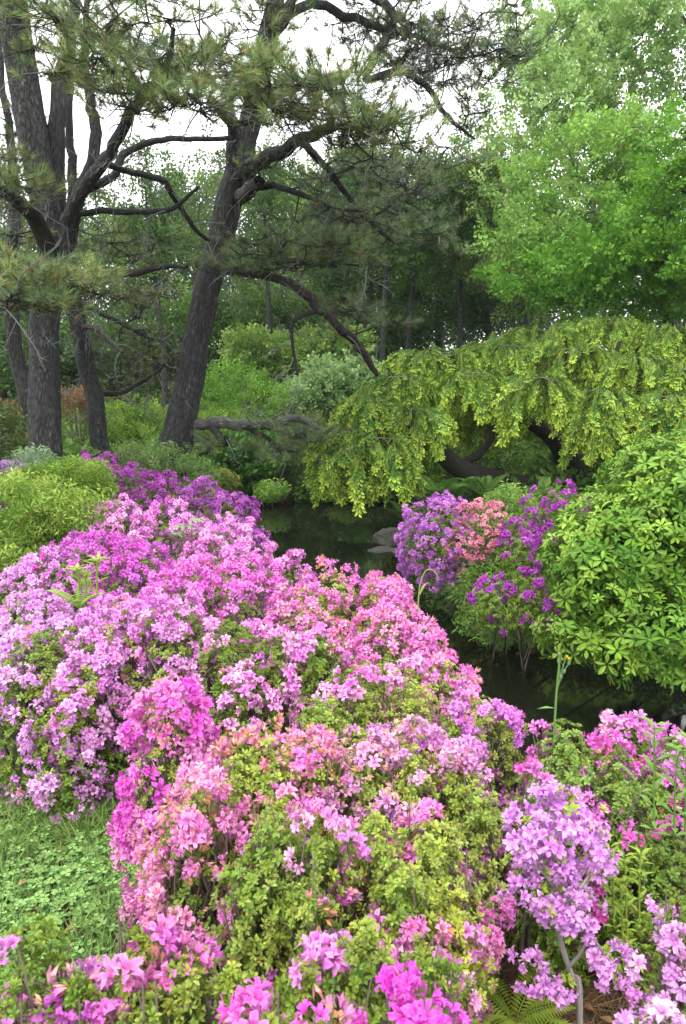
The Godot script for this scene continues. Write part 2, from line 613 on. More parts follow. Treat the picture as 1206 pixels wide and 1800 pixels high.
func azalea(label: String, lobes: Array, bloom: float, colours: Array, green: Color, flower := 0.026, most := 220, fade := 0.0, leafy := 1.0, group := "azaleas in bloom") -> void:
	var balls := []
	for l in lobes:
		var top := on_plane(l[0], l[1], l[2])
		var ground := height(top.x, top.z)
		if l.size() > 5:
			ground = l[5]
		var h: float = l[2] - ground
		balls.append([Vector3(top.x, ground + 0.45 * h, top.z), Vector3(l[3] * -top.z / FOCAL, 0.55 * h, l[4])])
	var c0: Vector3 = balls[0][0]
	var root := thing("azalea_bush", label, "azalea", bank(c0), group)
	var flowers := []
	var leaves := []
	var near := -c0.z < 2.7
	var twigs := Builder.new()
	for k in balls.size():
		var c: Vector3 = balls[k][0]
		var r: Vector3 = balls[k][1]
		var area := 2.6 * r.x * r.z + 3.6 * (r.x + r.z) * r.y
		# woody stems
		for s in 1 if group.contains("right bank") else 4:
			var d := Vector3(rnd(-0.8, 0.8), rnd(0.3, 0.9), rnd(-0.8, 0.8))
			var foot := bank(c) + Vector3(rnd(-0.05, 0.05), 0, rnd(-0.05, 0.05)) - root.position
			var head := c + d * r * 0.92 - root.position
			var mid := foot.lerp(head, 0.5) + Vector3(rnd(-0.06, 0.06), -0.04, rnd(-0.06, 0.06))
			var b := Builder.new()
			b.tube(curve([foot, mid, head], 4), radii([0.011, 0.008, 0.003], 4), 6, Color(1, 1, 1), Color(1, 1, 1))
			part("stem", b.mesh(mats["dark_bark" if group.contains("right bank") else "azalea_wood"]), root)  # right-bank stems: the shade they stand in is put into a darker wood colour
			for q in 9:
				var o := mid.lerp(head, rnd(0, 1))
				var e := c + Vector3(rnd(-1, 1), rnd(-0.1, 1), rnd(-1, 1)).normalized() * r * 0.95 - root.position
				e = o + (e - o).limit_length(0.3)
				twigs.tube(curve([o, o.lerp(e, 0.5) + Vector3(0, -0.02, 0), e], 2), radii([0.0045, 0.003, 0.0015], 2), 4, Color(1, 1, 1), Color(1, 1, 1))
		if near:
			for s in 16:
				var d := Vector3(rnd(-1, 1), rnd(0.1, 1.0), rnd(-1, 1)).normalized()
				var e := c + d * r * rnd(1.02, 1.25) - root.position
				var o := c + d * r * 0.6 + Vector3(rnd(-0.05, 0.05), -0.05, rnd(-0.05, 0.05)) - root.position
				twigs.tube(curve([o, o.lerp(e, 0.6) + ball() * 0.012, e], 2), radii([0.0028, 0.0022, 0.0012], 2), 4, Color(1.6, 1.5, 1.5), Color(1.9, 1.8, 1.7))
		var trusses := int(area * (480.0 if flower < 0.02 else 330.0))
		for s in trusses + int(area * (2700.0 if near else 1500.0) * leafy):
			var d := ball()
			if d.y < -0.75:
				continue
			d *= pow(pow(absf(d.x), 2.4) + pow(absf(d.y), 2.4) + pow(absf(d.z), 2.4), -1.0 / 2.4)
			var p := c + d * r
			var normal := (d / r).normalized()
			var inside := false
			for j in balls.size():
				if j != k and ((p - balls[j][0]) / (balls[j][1] as Vector3)).length() < 0.85:
					inside = true
			if inside:
				continue
			p += normal * (0.13 * lump.get_noise_3d(p.x * 55.0, p.y * 55.0, p.z * 55.0) + 0.07 * lump.get_noise_3d(p.x * 150.0, p.y * 150.0, p.z * 150.0)) * clampf(r.x * 4.0, 0.45, 1.0)
			if s < trusses:
				var open := 0.5 + 1.15 * lump.get_noise_3d(p.x * 75.0 + 50.0, p.y * 75.0, p.z * 75.0) + rnd(-0.1, 0.1)
				if open > bloom * (0.86 if near and bloom < 0.9 else 1.0) - (0.25 if d.y < -0.15 else 0.0):
					continue
				var kind: Color = tint(colours[rng.randi() % colours.size()], 0.1)
				var old := rng.randf() < fade * (1.0 + 1.6 * lump.get_noise_3d(p.x * 60.0, 7.0, p.z * 60.0))
				var o := p + normal * rnd(-0.01, 0.03)
				for q in 4 + rng.randi() % 4:
					var way := (normal * 0.55 + Vector3.UP * 0.15 + ball() * 0.9).normalized()
					if way.dot(normal) < -0.1:
						way = -way
					var w := tint(kind, 0.09)
					var shape := "flower%d" % (rng.randi() % 4)
					var size := flower * rnd(0.65, 1.2)
					if old and rng.randf() < 0.75 or rng.randf() < fade * 0.15:
						shape = "faded%d" % (rng.randi() % 3)
						w = tint([Color(0.75, 0.36, 0.36), Color(0.7, 0.28, 0.4), Color(0.75, 0.5, 0.36), Color(0.55, 0.3, 0.15), Color(0.76, 0.36, 0.48)][rng.randi() % 5], 0.12)
						way = (way + Vector3(0, -0.35, 0)).normalized()
					elif rng.randf() < 0.16:
						shape = "faded%d" % (rng.randi() % 3)
						w = w * Color(0.85, 0.7, 0.85)
						size *= rnd(0.6, 1.0)
					flowers.append([aim(way, rnd(0, TAU), size, o + way * flower * rnd(0.5, 1.3) - root.position), shape, w, 0.0])
			else:
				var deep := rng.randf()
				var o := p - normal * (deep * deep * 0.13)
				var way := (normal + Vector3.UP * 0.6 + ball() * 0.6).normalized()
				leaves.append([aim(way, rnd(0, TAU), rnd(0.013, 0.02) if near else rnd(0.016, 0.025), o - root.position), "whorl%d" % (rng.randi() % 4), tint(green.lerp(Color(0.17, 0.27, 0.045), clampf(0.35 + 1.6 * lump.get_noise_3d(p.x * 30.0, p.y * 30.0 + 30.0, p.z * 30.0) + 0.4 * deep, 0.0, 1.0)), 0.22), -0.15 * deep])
	part("twigs", twigs.mesh(mats["azalea_wood"]), root).set_meta("kind", "stuff")
	for f in flowers:
		f[2] = Color(snappedf(f[2].r, 0.03), snappedf(f[2].g, 0.03), snappedf(f[2].b, 0.03))
	deal("flower", "flowers", flowers, most, root)
	for l in leaves:
		l[2] = Color(snappedf(l[2].r, 0.03), snappedf(l[2].g, 0.03), snappedf(l[2].b, 0.03))
	deal("leaf_whorl", "leaves", leaves, 120 if near else 0, root)


# ellipsoids: [pixel x, pixel y of the middle, metres ahead, half width px, half height px, half depth m]
func shrub(called: String, label: String, category: String, lobes: Array, shape: String, size: float, a: Color, b: Color, per_m2: float, most := 0, group := "", upright := 0.5, rooted := Vector3.ZERO) -> Node3D:
	var c0 := at(lobes[0][0], lobes[0][1], lobes[0][2])
	var root := thing(called, label, category, Vector3(c0.x, height(c0.x, c0.z), c0.z), group)
	var picks := []
	var kinds := 4 if shape in ["whorl", "spoon", "hang"] else 3
	for l in lobes:
		var c := at(l[0], l[1], l[2])
		var r := Vector3(l[3] * l[2] / FOCAL, l[4] * l[2] / FOCAL, l[5])
		var area := 4.2 * (r.x * r.y + r.y * r.z + r.x * r.z)
		for s in 5 if rooted == Vector3.ZERO else 2:
			var foot := Vector3(c.x + rnd(-0.3, 0.3) * r.x, minf(height(c.x, c.z), c.y - r.y * 0.6), c.z + rnd(-0.3, 0.3) * r.z)
			var head := c + ball() * r * 0.8
			if rooted != Vector3.ZERO:
				foot = rooted + Vector3(rnd(-0.3, 0.3), 0, rnd(-0.2, 0.2))
			var bld := Builder.new()
			bld.tube(curve([foot - root.position, foot.lerp(head, 0.5) + Vector3(rnd(-0.1, 0.1), 0, rnd(-0.1, 0.1)) * r.y - root.position, head - root.position], 3), radii([0.02, 0.014, 0.005], 3), 6, Color(1, 1, 1), Color(1, 1, 1))
			part("stem", bld.mesh(mats["azalea_wood" if rooted == Vector3.ZERO else "dark_bark"]), root)  # rooted shrubs: shade beneath the leaves is painted as darker wood
		for s in int(area * per_m2):
			var d := ball()
			var p := c + d * r
			var freq := 9.0 / maxf(r.length(), 0.35)
			var bump := 1.0 + 0.55 * lump.get_noise_3d(p.x * freq, p.y * freq * 1.3, p.z * freq) + 0.2 * lump.get_noise_3d(p.x * freq * 4.0, p.y * freq * 4.0, p.z * freq * 4.0)
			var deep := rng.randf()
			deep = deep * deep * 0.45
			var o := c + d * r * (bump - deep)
			if o.y < height(o.x, o.z) - 0.05:
				continue
			var normal := (d / r).normalized()
			var way := (normal * 0.8 + Vector3.UP * upright + ball() * 0.55).normalized()
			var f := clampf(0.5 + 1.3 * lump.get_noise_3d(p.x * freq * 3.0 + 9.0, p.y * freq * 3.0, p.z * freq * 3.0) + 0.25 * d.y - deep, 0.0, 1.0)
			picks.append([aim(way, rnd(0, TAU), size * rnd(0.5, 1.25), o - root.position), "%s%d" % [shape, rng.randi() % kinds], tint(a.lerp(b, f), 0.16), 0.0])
	if most > 0:
		for l in picks:
			l[2] = Color(snappedf(l[2].r, 0.02), snappedf(l[2].g, 0.02), snappedf(l[2].b, 0.02))
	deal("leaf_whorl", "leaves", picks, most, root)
	return root


# crowns as for shrub(); clumps of leafy twigs hang on branches that grow from the trunk
func tree(called: String, label: String, category: String, foot: Vector3, trunk: float, crowns: Array, shape: String, size: float, a: Color, b: Color, clumps: float, group := "", wood := "grey_bark", droop := 0.0, clump_r := 0.55) -> void:
	var root := thing(called, label, category, foot, group)
	var top := foot
	for l in crowns:
		var c := at(l[0], l[1], l[2])
		if c.y > top.y:
			top = c
	var way := curve([Vector3.ZERO, (top - foot) * Vector3(0.15, 0.4, 0.15), (top - foot) * Vector3(0.7, 0.75, 0.7), top - foot], 5)
	var bt := Builder.new()
	bt.tube(way, radii([trunk, trunk * 0.75, trunk * 0.5, trunk * 0.15], 5), 12, Color.WHITE, Color.WHITE, 0.05, lump)
	part("trunk", bt.mesh(mats[wood]), root)
	var joints := PackedVector3Array()
	var thick := PackedFloat32Array()
	for k in range(4, way.size()):
		joints.append(way[k])
		thick.append(trunk * 0.4 * (1.15 - float(k) / way.size()))
	var twigs := Builder.new()
	var masses := []
	for k in 3:
		masses.append(Spread.new())
	for l in crowns:
		var c := at(l[0], l[1], l[2]) - foot
		var r := Vector3(l[3] * l[2] / FOCAL, l[4] * l[2] / FOCAL, l[5])
		# a main limb into each part of the crown
		var from := 0
		for j in joints.size():
			if joints[j].distance_squared_to(c) + 0.5 * maxf(0.0, joints[j].y - c.y) < joints[from].distance_squared_to(c) + 0.5 * maxf(0.0, joints[from].y - c.y):
				from = j
		var arm := curve([joints[from], joints[from].lerp(c, 0.55) + Vector3(0, 0.12, 0) * r.y + Vector3(rnd(-0.2, 0.2), 0, rnd(-0.2, 0.2)), c + Vector3(rnd(-0.3, 0.3), 0.3, rnd(-0.3, 0.3)) * r], 4)
		var ba := Builder.new()
		ba.tube(arm, radii([maxf(thick[from], 0.03), maxf(thick[from] * 0.7, 0.022), 0.012], 4), 7, Color.WHITE, Color.WHITE)
		part("limb", ba.mesh(mats[wood]), root)
		for k in arm.size():
			joints.append(arm[k])
			thick.append(0.02)
		var num := int(clumps * (r.x * r.y + r.y * r.z + r.x * r.z) / (clump_r * clump_r))
		for k in num:
			var d := ball()
			var o := c + d * r * pow(rng.randf(), 0.33) * (1.0 + 0.4 * lump.get_noise_3d(d.x * 25.0 + c.x, d.y * 25.0, d.z * 25.0 + c.z))
			var j0 := 0
			var near := 1e9
			for j in joints.size():
				var e := joints[j].distance_squared_to(o)
				if e < near:
					near = e
					j0 = j
			var p0 := joints[j0]
			twigs.tube(curve([p0, p0.lerp(o, 0.5) + Vector3(0, 0.06, 0) * sqrt(near), o], 2), radii([minf(thick[j0] * 0.7, 0.004 + 0.008 * sqrt(near)) + 0.003, 0.006, 0.004], 2), 4, Color.WHITE, Color.WHITE)
			joints.append(o)
			thick.append(0.009)
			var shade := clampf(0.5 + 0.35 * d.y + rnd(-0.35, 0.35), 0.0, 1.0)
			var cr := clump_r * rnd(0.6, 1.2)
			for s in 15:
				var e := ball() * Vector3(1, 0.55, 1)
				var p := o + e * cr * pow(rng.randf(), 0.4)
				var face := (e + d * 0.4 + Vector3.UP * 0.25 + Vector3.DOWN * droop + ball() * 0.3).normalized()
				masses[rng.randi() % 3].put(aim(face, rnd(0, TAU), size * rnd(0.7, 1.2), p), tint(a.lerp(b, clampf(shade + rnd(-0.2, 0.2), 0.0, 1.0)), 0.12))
	part("twigs", twigs.mesh(mats[wood]), root).set_meta("kind", "stuff")
	for k in 3:
		spread_node("leaves", masses[k], shapes["%s%d" % [shape, k]], root)


# needles of a pine: flat pads of shoots on twigs that grow from the limbs' points
func needles(root: Node3D, joints: PackedVector3Array, pads: Array, a: Color, b: Color, wood: String, size := 0.13, far := false, cones := 0.5) -> void:
	var pollen := Spread.new()
	var twigs := Builder.new()
	var masses := []
	for k in 4:
		masses.append(Spread.new())
	for l in pads:
		var c := at(l[0], l[1], l[2]) - root.position
		var r := Vector3(l[3] * l[2] / FOCAL, l[4] * l[2] / FOCAL, l[5])
		for k in int(l[6]):
			var d := ball()
			var o := c + d * r * pow(rng.randf(), 0.4)
			var j0 := 0
			var near := 1e9
			for j in joints.size():
				var e := joints[j].distance_squared_to(o)
				if e < near:
					near = e
					j0 = j
			var p0 := joints[j0]
			if near > 1.44:
				o = p0 + (o - p0) * (0.4 + 0.6 * 1.2 / sqrt(near))
			var mid := p0.lerp(o, 0.5) + Vector3(rnd(-0.08, 0.08), rnd(-0.12, 0.06), rnd(-0.08, 0.08)) * sqrt(near)
			twigs.tube(curve([p0, mid, o], 3), radii([0.006 + 0.009 * minf(sqrt(near), 1.2), 0.008, 0.005], 3), 5, Color.WHITE, Color.WHITE, 0.0)
			joints.append(mid)
			joints.append(o)
			for s in 7:
				var w := rnd(0, TAU)
				var q := o + Vector3(cos(w), rnd(-0.2, 0.35), sin(w)) * rnd(0.06, 0.34)
				var up := (Vector3(cos(w) * 0.75, rnd(0.3, 1.0), sin(w) * 0.75) + ball() * 0.2).normalized()
				twigs.tube(PackedVector3Array([o, o.lerp(q, 0.6) + Vector3(0, -0.03, 0), q]), PackedFloat32Array([0.005, 0.004, 0.003]), 3, Color.WHITE, Color.WHITE)
				var kind := rng.randi() % 2 + (0 if rng.randf() < cones else 2)
				var shoot := aim(up, rnd(0, TAU), size * rnd(0.75, 1.15), q)
				masses[kind].put(shoot, tint(a.lerp(b, rng.randf()), 0.15))
				if kind < 2:
					pollen.put(shoot, tint(Color(0.36, 0.15, 0.07), 0.2))
	part("twigs", twigs.mesh(mats[wood]), root).set_meta("kind", "stuff")
	spread_node("pollen_cones", pollen, shapes["pollen"], root)
	for k in 4:
		spread_node("needles", masses[k], shapes["%s%d" % ["far_tuft" if far else "tuft", k]], root)


# bare, lichen-grey twigs along limbs
func dead_twigs(root: Node3D, joints: PackedVector3Array, num: int, reach: float) -> void:
	var b := Builder.new()
	for k in num:
		var o := joints[rng.randi() % joints.size()]
		var d := (ball() + Vector3(0, -0.3, 0)).normalized()
		var l := reach * rnd(0.4, 1.0)
		var e := o + d * l + Vector3(0, -0.1 * l, 0)
		b.tube(curve([o, o.lerp(e, 0.5) + ball() * l * 0.15, e], 3), radii([0.007, 0.005, 0.002], 3), 4, Color.WHITE, Color.WHITE)
		for s in 4:
			var p := o.lerp(e, rnd(0.3, 1.0))
			var q := p + (d + ball() * 1.1).normalized() * l * rnd(0.2, 0.5)
			b.tube(PackedVector3Array([p, p.lerp(q, 0.5) + ball() * 0.02, q]), PackedFloat32Array([0.004, 0.003, 0.0015]), 3, Color.WHITE, Color.WHITE)
			for s2 in 2:
				var p2 := p.lerp(q, rnd(0.3, 1.0))
				b.spike(p2, (d + ball() * 1.3).normalized(), l * rnd(0.1, 0.25), 0.005, Color.WHITE, Color.WHITE)
	part("dead_twigs", b.mesh(mats["lichen_wood"]), root).set_meta("kind", "stuff")


# umbrellas of hanging sprays: [pixel x, pixel y of the top, metres ahead, half width px, drop px, half depth m]
func weeping(root: Node3D, layers: Array) -> void:
	var masses := []
	for k in 4:
		masses.append(Spread.new())
	var arms := Builder.new()
	for l in layers:
		var c := at(l[0], l[1], l[2]) - root.position
		var rx: float = l[3] * l[2] / FOCAL
		var drop: float = l[4] * l[2] / FOCAL
		var rz: float = l[5]
		for k in 7:
			var w := TAU * k / 7.0 + rnd(-0.3, 0.3)
			var way := []
			for s in 5:
				var f := s / 4.0
				way.append(c + Vector3(cos(w) * rx * f * 0.9, -drop * 0.5 * pow(f, 3.0) - 0.05, sin(w) * rz * f * 0.9))
			arms.tube(curve(way, 2), radii([0.009, 0.007, 0.005, 0.004, 0.002], 2), 4, Color.WHITE, Color.WHITE)
		for k in int(185.0 * (rx * rz + drop * (rx + rz) * 0.5) + 24):
			var w := rnd(0, TAU)
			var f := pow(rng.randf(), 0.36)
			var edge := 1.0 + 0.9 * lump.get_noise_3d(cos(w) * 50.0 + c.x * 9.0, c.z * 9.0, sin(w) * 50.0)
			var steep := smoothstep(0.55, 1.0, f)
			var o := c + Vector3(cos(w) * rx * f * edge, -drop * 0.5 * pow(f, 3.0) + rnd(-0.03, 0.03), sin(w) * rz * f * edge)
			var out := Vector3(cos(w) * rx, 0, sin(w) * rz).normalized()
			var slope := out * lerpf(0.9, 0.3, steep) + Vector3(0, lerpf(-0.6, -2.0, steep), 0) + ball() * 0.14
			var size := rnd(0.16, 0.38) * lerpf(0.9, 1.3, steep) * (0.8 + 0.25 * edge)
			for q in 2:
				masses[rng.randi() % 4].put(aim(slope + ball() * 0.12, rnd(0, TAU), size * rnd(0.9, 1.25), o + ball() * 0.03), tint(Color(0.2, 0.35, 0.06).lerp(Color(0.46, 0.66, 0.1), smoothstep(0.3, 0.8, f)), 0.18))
	part("branches", arms.mesh(mats["azalea_wood"]), root).set_meta("kind", "stuff")
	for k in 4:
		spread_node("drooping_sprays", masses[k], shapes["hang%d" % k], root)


func fern(label: String, p: Vector3, size: float, num: int, green: Color, lean := 0.6) -> void:
	var root := thing("fern", label, "fern", p)
	for k in num:
		var w := TAU * k / num + rnd(-0.3, 0.3)
		var t := Transform3D(Basis(Vector3.UP, w) * Basis(Vector3.RIGHT, lean * rnd(0.3, 1.0)), Vector3.ZERO)
		var s := size * rnd(0.75, 1.15)
		part("frond", shapes["frond%d" % (k % 2)], root, t.scaled_local(Vector3(s, s, s)), petal_mat(tint(green, 0.1)))


func rock(label: String, p: Vector3, r: Vector3) -> void:
	var b := Builder.new()
	var rows := 14
	var cols := 22
	var grid := []
	for a in rows + 1:
		var line := []
		for c in cols:
			var th := PI * a / rows
			var ph := TAU * c / cols
			var d := Vector3(sin(th) * cos(ph), cos(th), sin(th) * sin(ph))
			var q := 1.0 + 0.5 * lump.get_noise_3d(d.x * 18.0 + p.x * 70.0, d.y * 18.0, d.z * 18.0) + 0.12 * lump.get_noise_3d(d.x * 60.0, d.y * 60.0 + p.z, d.z * 60.0)
			line.append(d * r * q)
		grid.append(line)
	for a in rows:
		for c in cols:
			var e := (c + 1) % cols
			b.tri(grid[a][c], grid[a][e], grid[a + 1][c], Color.WHITE, Color.WHITE, Color.WHITE)
			b.tri(grid[a][e], grid[a + 1][e], grid[a + 1][c], Color.WHITE, Color.WHITE, Color.WHITE)
	var o := part(numbered("rock"), b.mesh(mats["stone"]), self, Transform3D(Basis.IDENTITY, p))
	tag(o, label, "rock", "rocks at the pond's edge")


func _ready() -> void:
	# ---------------------------------------------------------------- camera, sky, light
	var cam := Camera3D.new()
	cam.name = "camera"
	cam.fov = 65.0
	cam.near = 0.05
	cam.far = 400.0
	var lens := CameraAttributesPhysical.new()
	lens.frustum_focal_length = 12.0 / tan(deg_to_rad(32.5))
	lens.frustum_focus_distance = 4.5
	lens.frustum_near = 0.05
	lens.frustum_far = 400.0
	lens.exposure_aperture = 5.6
	cam.attributes = lens
	cam.position = EYE
	cam.rotation.x = -PITCH
	add_child(cam)
	var env := Environment.new()
	env.background_mode = Environment.BG_SKY
	var sky := Sky.new()
	var sm := ProceduralSkyMaterial.new()
	sm.sky_top_color = Color(0.97, 0.97, 0.98)
	sm.sky_horizon_color = Color(0.95, 0.955, 0.96)
	sm.ground_bottom_color = Color(0.1, 0.12, 0.06)
	sm.ground_horizon_color = Color(0.2, 0.24, 0.15)
	sm.sky_energy_multiplier = 1.0
	sky.sky_material = sm
	env.sky = sky
	env.tonemap_mode = Environment.TONE_MAPPER_LINEAR
	env.tonemap_exposure = 3.15
	env.fog_enabled = true
	env.fog_density = 0.0005
	env.fog_light_color = Color(0.93, 0.96, 1.0)
	env.sdfgi_enabled = true
	env.ssao_enabled = true
	env.ssil_enabled = true
	var we := WorldEnvironment.new()
	we.name = "air"
	we.environment = env
	add_child(we)
	var sun := DirectionalLight3D.new()
	sun.name = "veiled_sun"
	sun.light_energy = 0.4
	sun.light_color = Color(1.0, 0.97, 0.92)
	sun.light_angular_distance = 25.0
	sun.shadow_enabled = true
	sun.rotation_degrees = Vector3(-62, -28, 0)
	add_child(sun)

	rng.seed = 20240611
	lump.seed = 11
	lump.frequency = 0.05
	lump.fractal_octaves = 3
	for p in [[-1.9, -12.7], [-1.6, -10.6], [-1.15, -8.6], [-0.35, -6.4], [0.25, -5.0], [0.8, -4.1], [1.6, -3.7], [4.5, -3.6], [5.5, -4.7], [3.0, -4.95], [1.9, -5.3], [1.25, -5.8], [0.85, -6.3], [0.66, -7.0], [0.64, -8.3], [0.8, -9.6], [1.5, -10.6], [2.6, -11.6], [2.2, -12.8], [0.4, -12.9]]:
		pond.append(Vector2(p[0], p[1]))

	# ---------------------------------------------------------------- materials
	bark("pine_bark", Color(0.01, 0.01, 0.01), Color(0.06, 0.063, 0.067), Color(0.17, 0.175, 0.18), 4.0)
	bark("grey_bark", Color(0.04, 0.038, 0.033), Color(0.1, 0.095, 0.085), Color(0.17, 0.17, 0.155), 0.8)
	bark("dark_bark", Color(0.007, 0.006, 0.005), Color(0.02, 0.017, 0.014), Color(0.05, 0.046, 0.04), 1.0)  # true dark bark; also carries painted shade on right-bank and rooted stems
	bark("azalea_wood", Color(0.09, 0.075, 0.06), Color(0.2, 0.17, 0.145), Color(0.33, 0.3, 0.27), 0.15)
	bark("lichen_wood", Color(0.1, 0.11, 0.1), Color(0.19, 0.21, 0.19), Color(0.32, 0.36, 0.32), 0.3)
	bark("lichen_bark", Color(0.03, 0.03, 0.028), Color(0.09, 0.09, 0.085), Color(0.3, 0.34, 0.28), 1.5)
	bark("pale_wood", Color(0.22, 0.2, 0.19), Color(0.42, 0.39, 0.38), Color(0.6, 0.57, 0.56), 0.15)
	build_shapes()
	var soil := FastNoiseLite.new()
	soil.frequency = 0.02
	soil.fractal_octaves = 6
	var gm := StandardMaterial3D.new()
	gm.resource_name = "soil"
	gm.albedo_texture = noise_tex(soil, gradient([[0.2, Color(0.02, 0.015, 0.01)], [0.5, Color(0.06, 0.043, 0.028)], [0.75, Color(0.1, 0.07, 0.045)]]))
	gm.uv1_triplanar = true
	gm.uv1_world_triplanar = true
	gm.uv1_scale = Vector3(0.9, 0.9, 0.9)
	gm.roughness = 0.95
	gm.heightmap_enabled = false
	gm.vertex_color_use_as_albedo = true
	gm.albedo_color = Color(2, 2, 2).linear_to_srgb()
	var stone := StandardMaterial3D.new()
	stone.resource_name = "stone"
	stone.albedo_texture = noise_tex(soil, gradient([[0.2, Color(0.07, 0.065, 0.06)], [0.5, Color(0.17, 0.16, 0.15)], [0.62, Color(0.1, 0.12, 0.06)], [0.8, Color(0.25, 0.24, 0.22)]]))
	stone.uv1_triplanar = true
	stone.uv1_scale = Vector3(3, 3, 3)
	stone.roughness = 0.85
	mats["stone"] = stone

	# ---------------------------------------------------------------- ground and water
	var g := Builder.new()
	var xs := PackedFloat32Array()
	var zs := PackedFloat32Array()
	for k in 120:
		xs.append(-9.0 + 18.0 * k / 119.0)
	for x in [12.0, 18.0, 30.0, 60.0, 150.0]:
		xs.append(x)
		xs.insert(0, -x)
	for k in 130:
		zs.append(0.0 - 19.0 * k / 129.0)
	for z in [-22.0, -27.0, -35.0, -60.0, -150.0]:
		zs.append(z)
	for z in [2.0, 8.0, 30.0, 80.0]:
		zs.insert(0, z)
	var pts := []
	for z in zs:
		var line := PackedVector3Array()
		for x in xs:
			line.append(Vector3(x, height(x, z), z))
		pts.append(line)
	for b in zs.size():
		for a in xs.size():
			g.v.append(pts[b][a])
			var dx: Vector3 = pts[b][mini(a + 1, xs.size() - 1)] - pts[b][maxi(a - 1, 0)]
			var dz: Vector3 = pts[mini(b + 1, zs.size() - 1)][a] - pts[maxi(b - 1, 0)][a]
			g.n.append((dx.cross(dz)).normalized())
			var p: Vector3 = pts[b][a]
			var mossy := clampf(0.5 + 1.2 * lump.get_noise_2d(p.x * 8.0, p.z * 8.0), 0.0, 1.0)
			g.c.append(Color(1, 1, 1).lerp(Color(0.6, 1.1, 0.5), mossy * (1.0 if p.z < -5.0 else 0.5)))
			g.u.append(Vector2(p.x, p.z))
	for b in zs.size() - 1:
		for a in xs.size() - 1:
			var o := b * xs.size() + a
			g.i.append_array(PackedInt32Array([o, o + xs.size(), o + 1, o + 1, o + xs.size(), o + xs.size() + 1]))
	for k in g.n.size():
		if g.n[k].y < 0.0:
			g.n[k] = -g.n[k]
	var ground := part("ground", g.mesh(gm), self)
	tag(ground, "dark garden soil under the shrubs and round the pond", "", "", "structure")

	var rip := FastNoiseLite.new()
	rip.frequency = 0.012
	rip.fractal_octaves = 3
	var wm := StandardMaterial3D.new()
	wm.resource_name = "pond_water"
	wm.albedo_color = Color(0.008, 0.009, 0.006).linear_to_srgb()
	wm.roughness = 0.04
	wm.normal_enabled = true
	var rt := noise_tex(rip, null)
	rt.as_normal_map = true
	rt.bump_strength = 1.5
	wm.normal_texture = rt
	wm.normal_scale = 0.05
	wm.uv1_triplanar = true
	wm.uv1_world_triplanar = true
	wm.uv1_scale = Vector3(0.7, 0.7, 0.35)
	var wp := PlaneMesh.new()
	wp.size = Vector2(9.0, 10.5)
	wp.material = wm
	var water := part("pond_water", wp, self, Transform3D(Basis.IDENTITY, Vector3(1.8, WATER, -8.4)))
	tag(water, "dark still pond water reflecting the trees", "", "", "structure")

	# ---------------------------------------------------------------- lawn and ground cover
	var cover := [Spread.new(), Spread.new(), Spread.new()]
	var litter_on_lawn := []
	var blades := [Spread.new(), Spread.new(), Spread.new()]
	for k in 8600:
		var x := rnd(-3.6, -0.25) if k < 3600 else rnd(-8.0, -2.4)
		var z := rnd(-5.2, -1.2) if k < 3600 else rnd(-7.5, 0.0)
		if x > -0.75 - 0.15 * z * 0.2 and rng.randf() < 0.5:
			continue
		var patch := lump.get_noise_2d(x * 22.0, z * 22.0)
		var t := Transform3D(Basis(Vector3.UP, rnd(0, TAU)).scaled(Vector3.ONE * rnd(0.8, 1.25)), Vector3(x, height(x, z), z))
		if k % 40 == 0:
			litter_on_lawn.append(t)
		if patch > -0.12:
			cover[k % 3].put(t, tint(Color(0.2, 0.36, 0.11), 0.15))
		if patch < 0.1 or k % 4 == 0:
			blades[k % 3].put(t, tint(Color(0.25, 0.42, 0.13), 0.15))
	var litter := [Spread.new(), Spread.new(), Spread.new()]
	for k in 1500:
		var x := rnd(-0.6, 5.4)
		var z := rnd(-4.0, -1.2)
		litter[k % 3].put(Transform3D(Basis(Vector3.UP, rnd(0, TAU)), Vector3(x, height(x, z) + 0.004, z)), tint(Color(0.2, 0.115, 0.06), 0.25))
	for t in litter_on_lawn:
		litter[0].put((t as Transform3D).translated_local(Vector3(0, 0.03, 0)), Color(0.22, 0.15, 0.07))
	for k in 220:
		var z := -rnd(2.6, 4.2)
		var x := -0.95 + 0.12 * (z + 3.0) + rnd(-0.35, 0.1)
		blades[k % 3].put(Transform3D(Basis(Vector3.UP, rnd(0, TAU)).scaled(Vector3.ONE * rnd(0.9, 1.7)), Vector3(x, height(x, z), z)), tint(Color(0.22, 0.34, 0.09), 0.2))
	var lawn := Node3D.new()
	lawn.name = "clover_lawn"
	add_child(lawn)
	tag(lawn, "short clover and grass of the lawn beside the azaleas", "", "", "stuff")
	for k in 3:
		spread_node("clover", cover[k], shapes["clover%d" % k], lawn)
		spread_node("grass", blades[k], shapes["grass%d" % k], lawn)
	var lit := Node3D.new()
	lit.name = "pine_litter"
	add_child(lit)
	tag(lit, "brown pine needles and dry leaves on the bank at the right", "", "", "stuff")
	for k in 3:
		spread_node("needle_litter", litter[k], shapes["litter%d" % k], lit)
	var under := [Spread.new(), Spread.new(), Spread.new()]
	for k in 5200:
		var z := -rnd(8.5, 26.0)
		var x := rnd(-0.75, 0.75) * -z
		if z > -14.0 and pond_distance(x, z) < 0.25 and absf(x) < 6.0:
			continue
		if z > -10.0 and x > -0.5 and x < 2.0:
			continue
		under[k % 3].put(aim(Vector3(rnd(-0.5, 0.5), 1, rnd(-0.5, 0.5)), rnd(0, TAU), rnd(0.25, 0.6), Vector3(x, height(x, z) - 0.03, z)), tint(Color(0.06, 0.14, 0.03).lerp(Color(0.14, 0.25, 0.05), rng.randf()), 0.2))
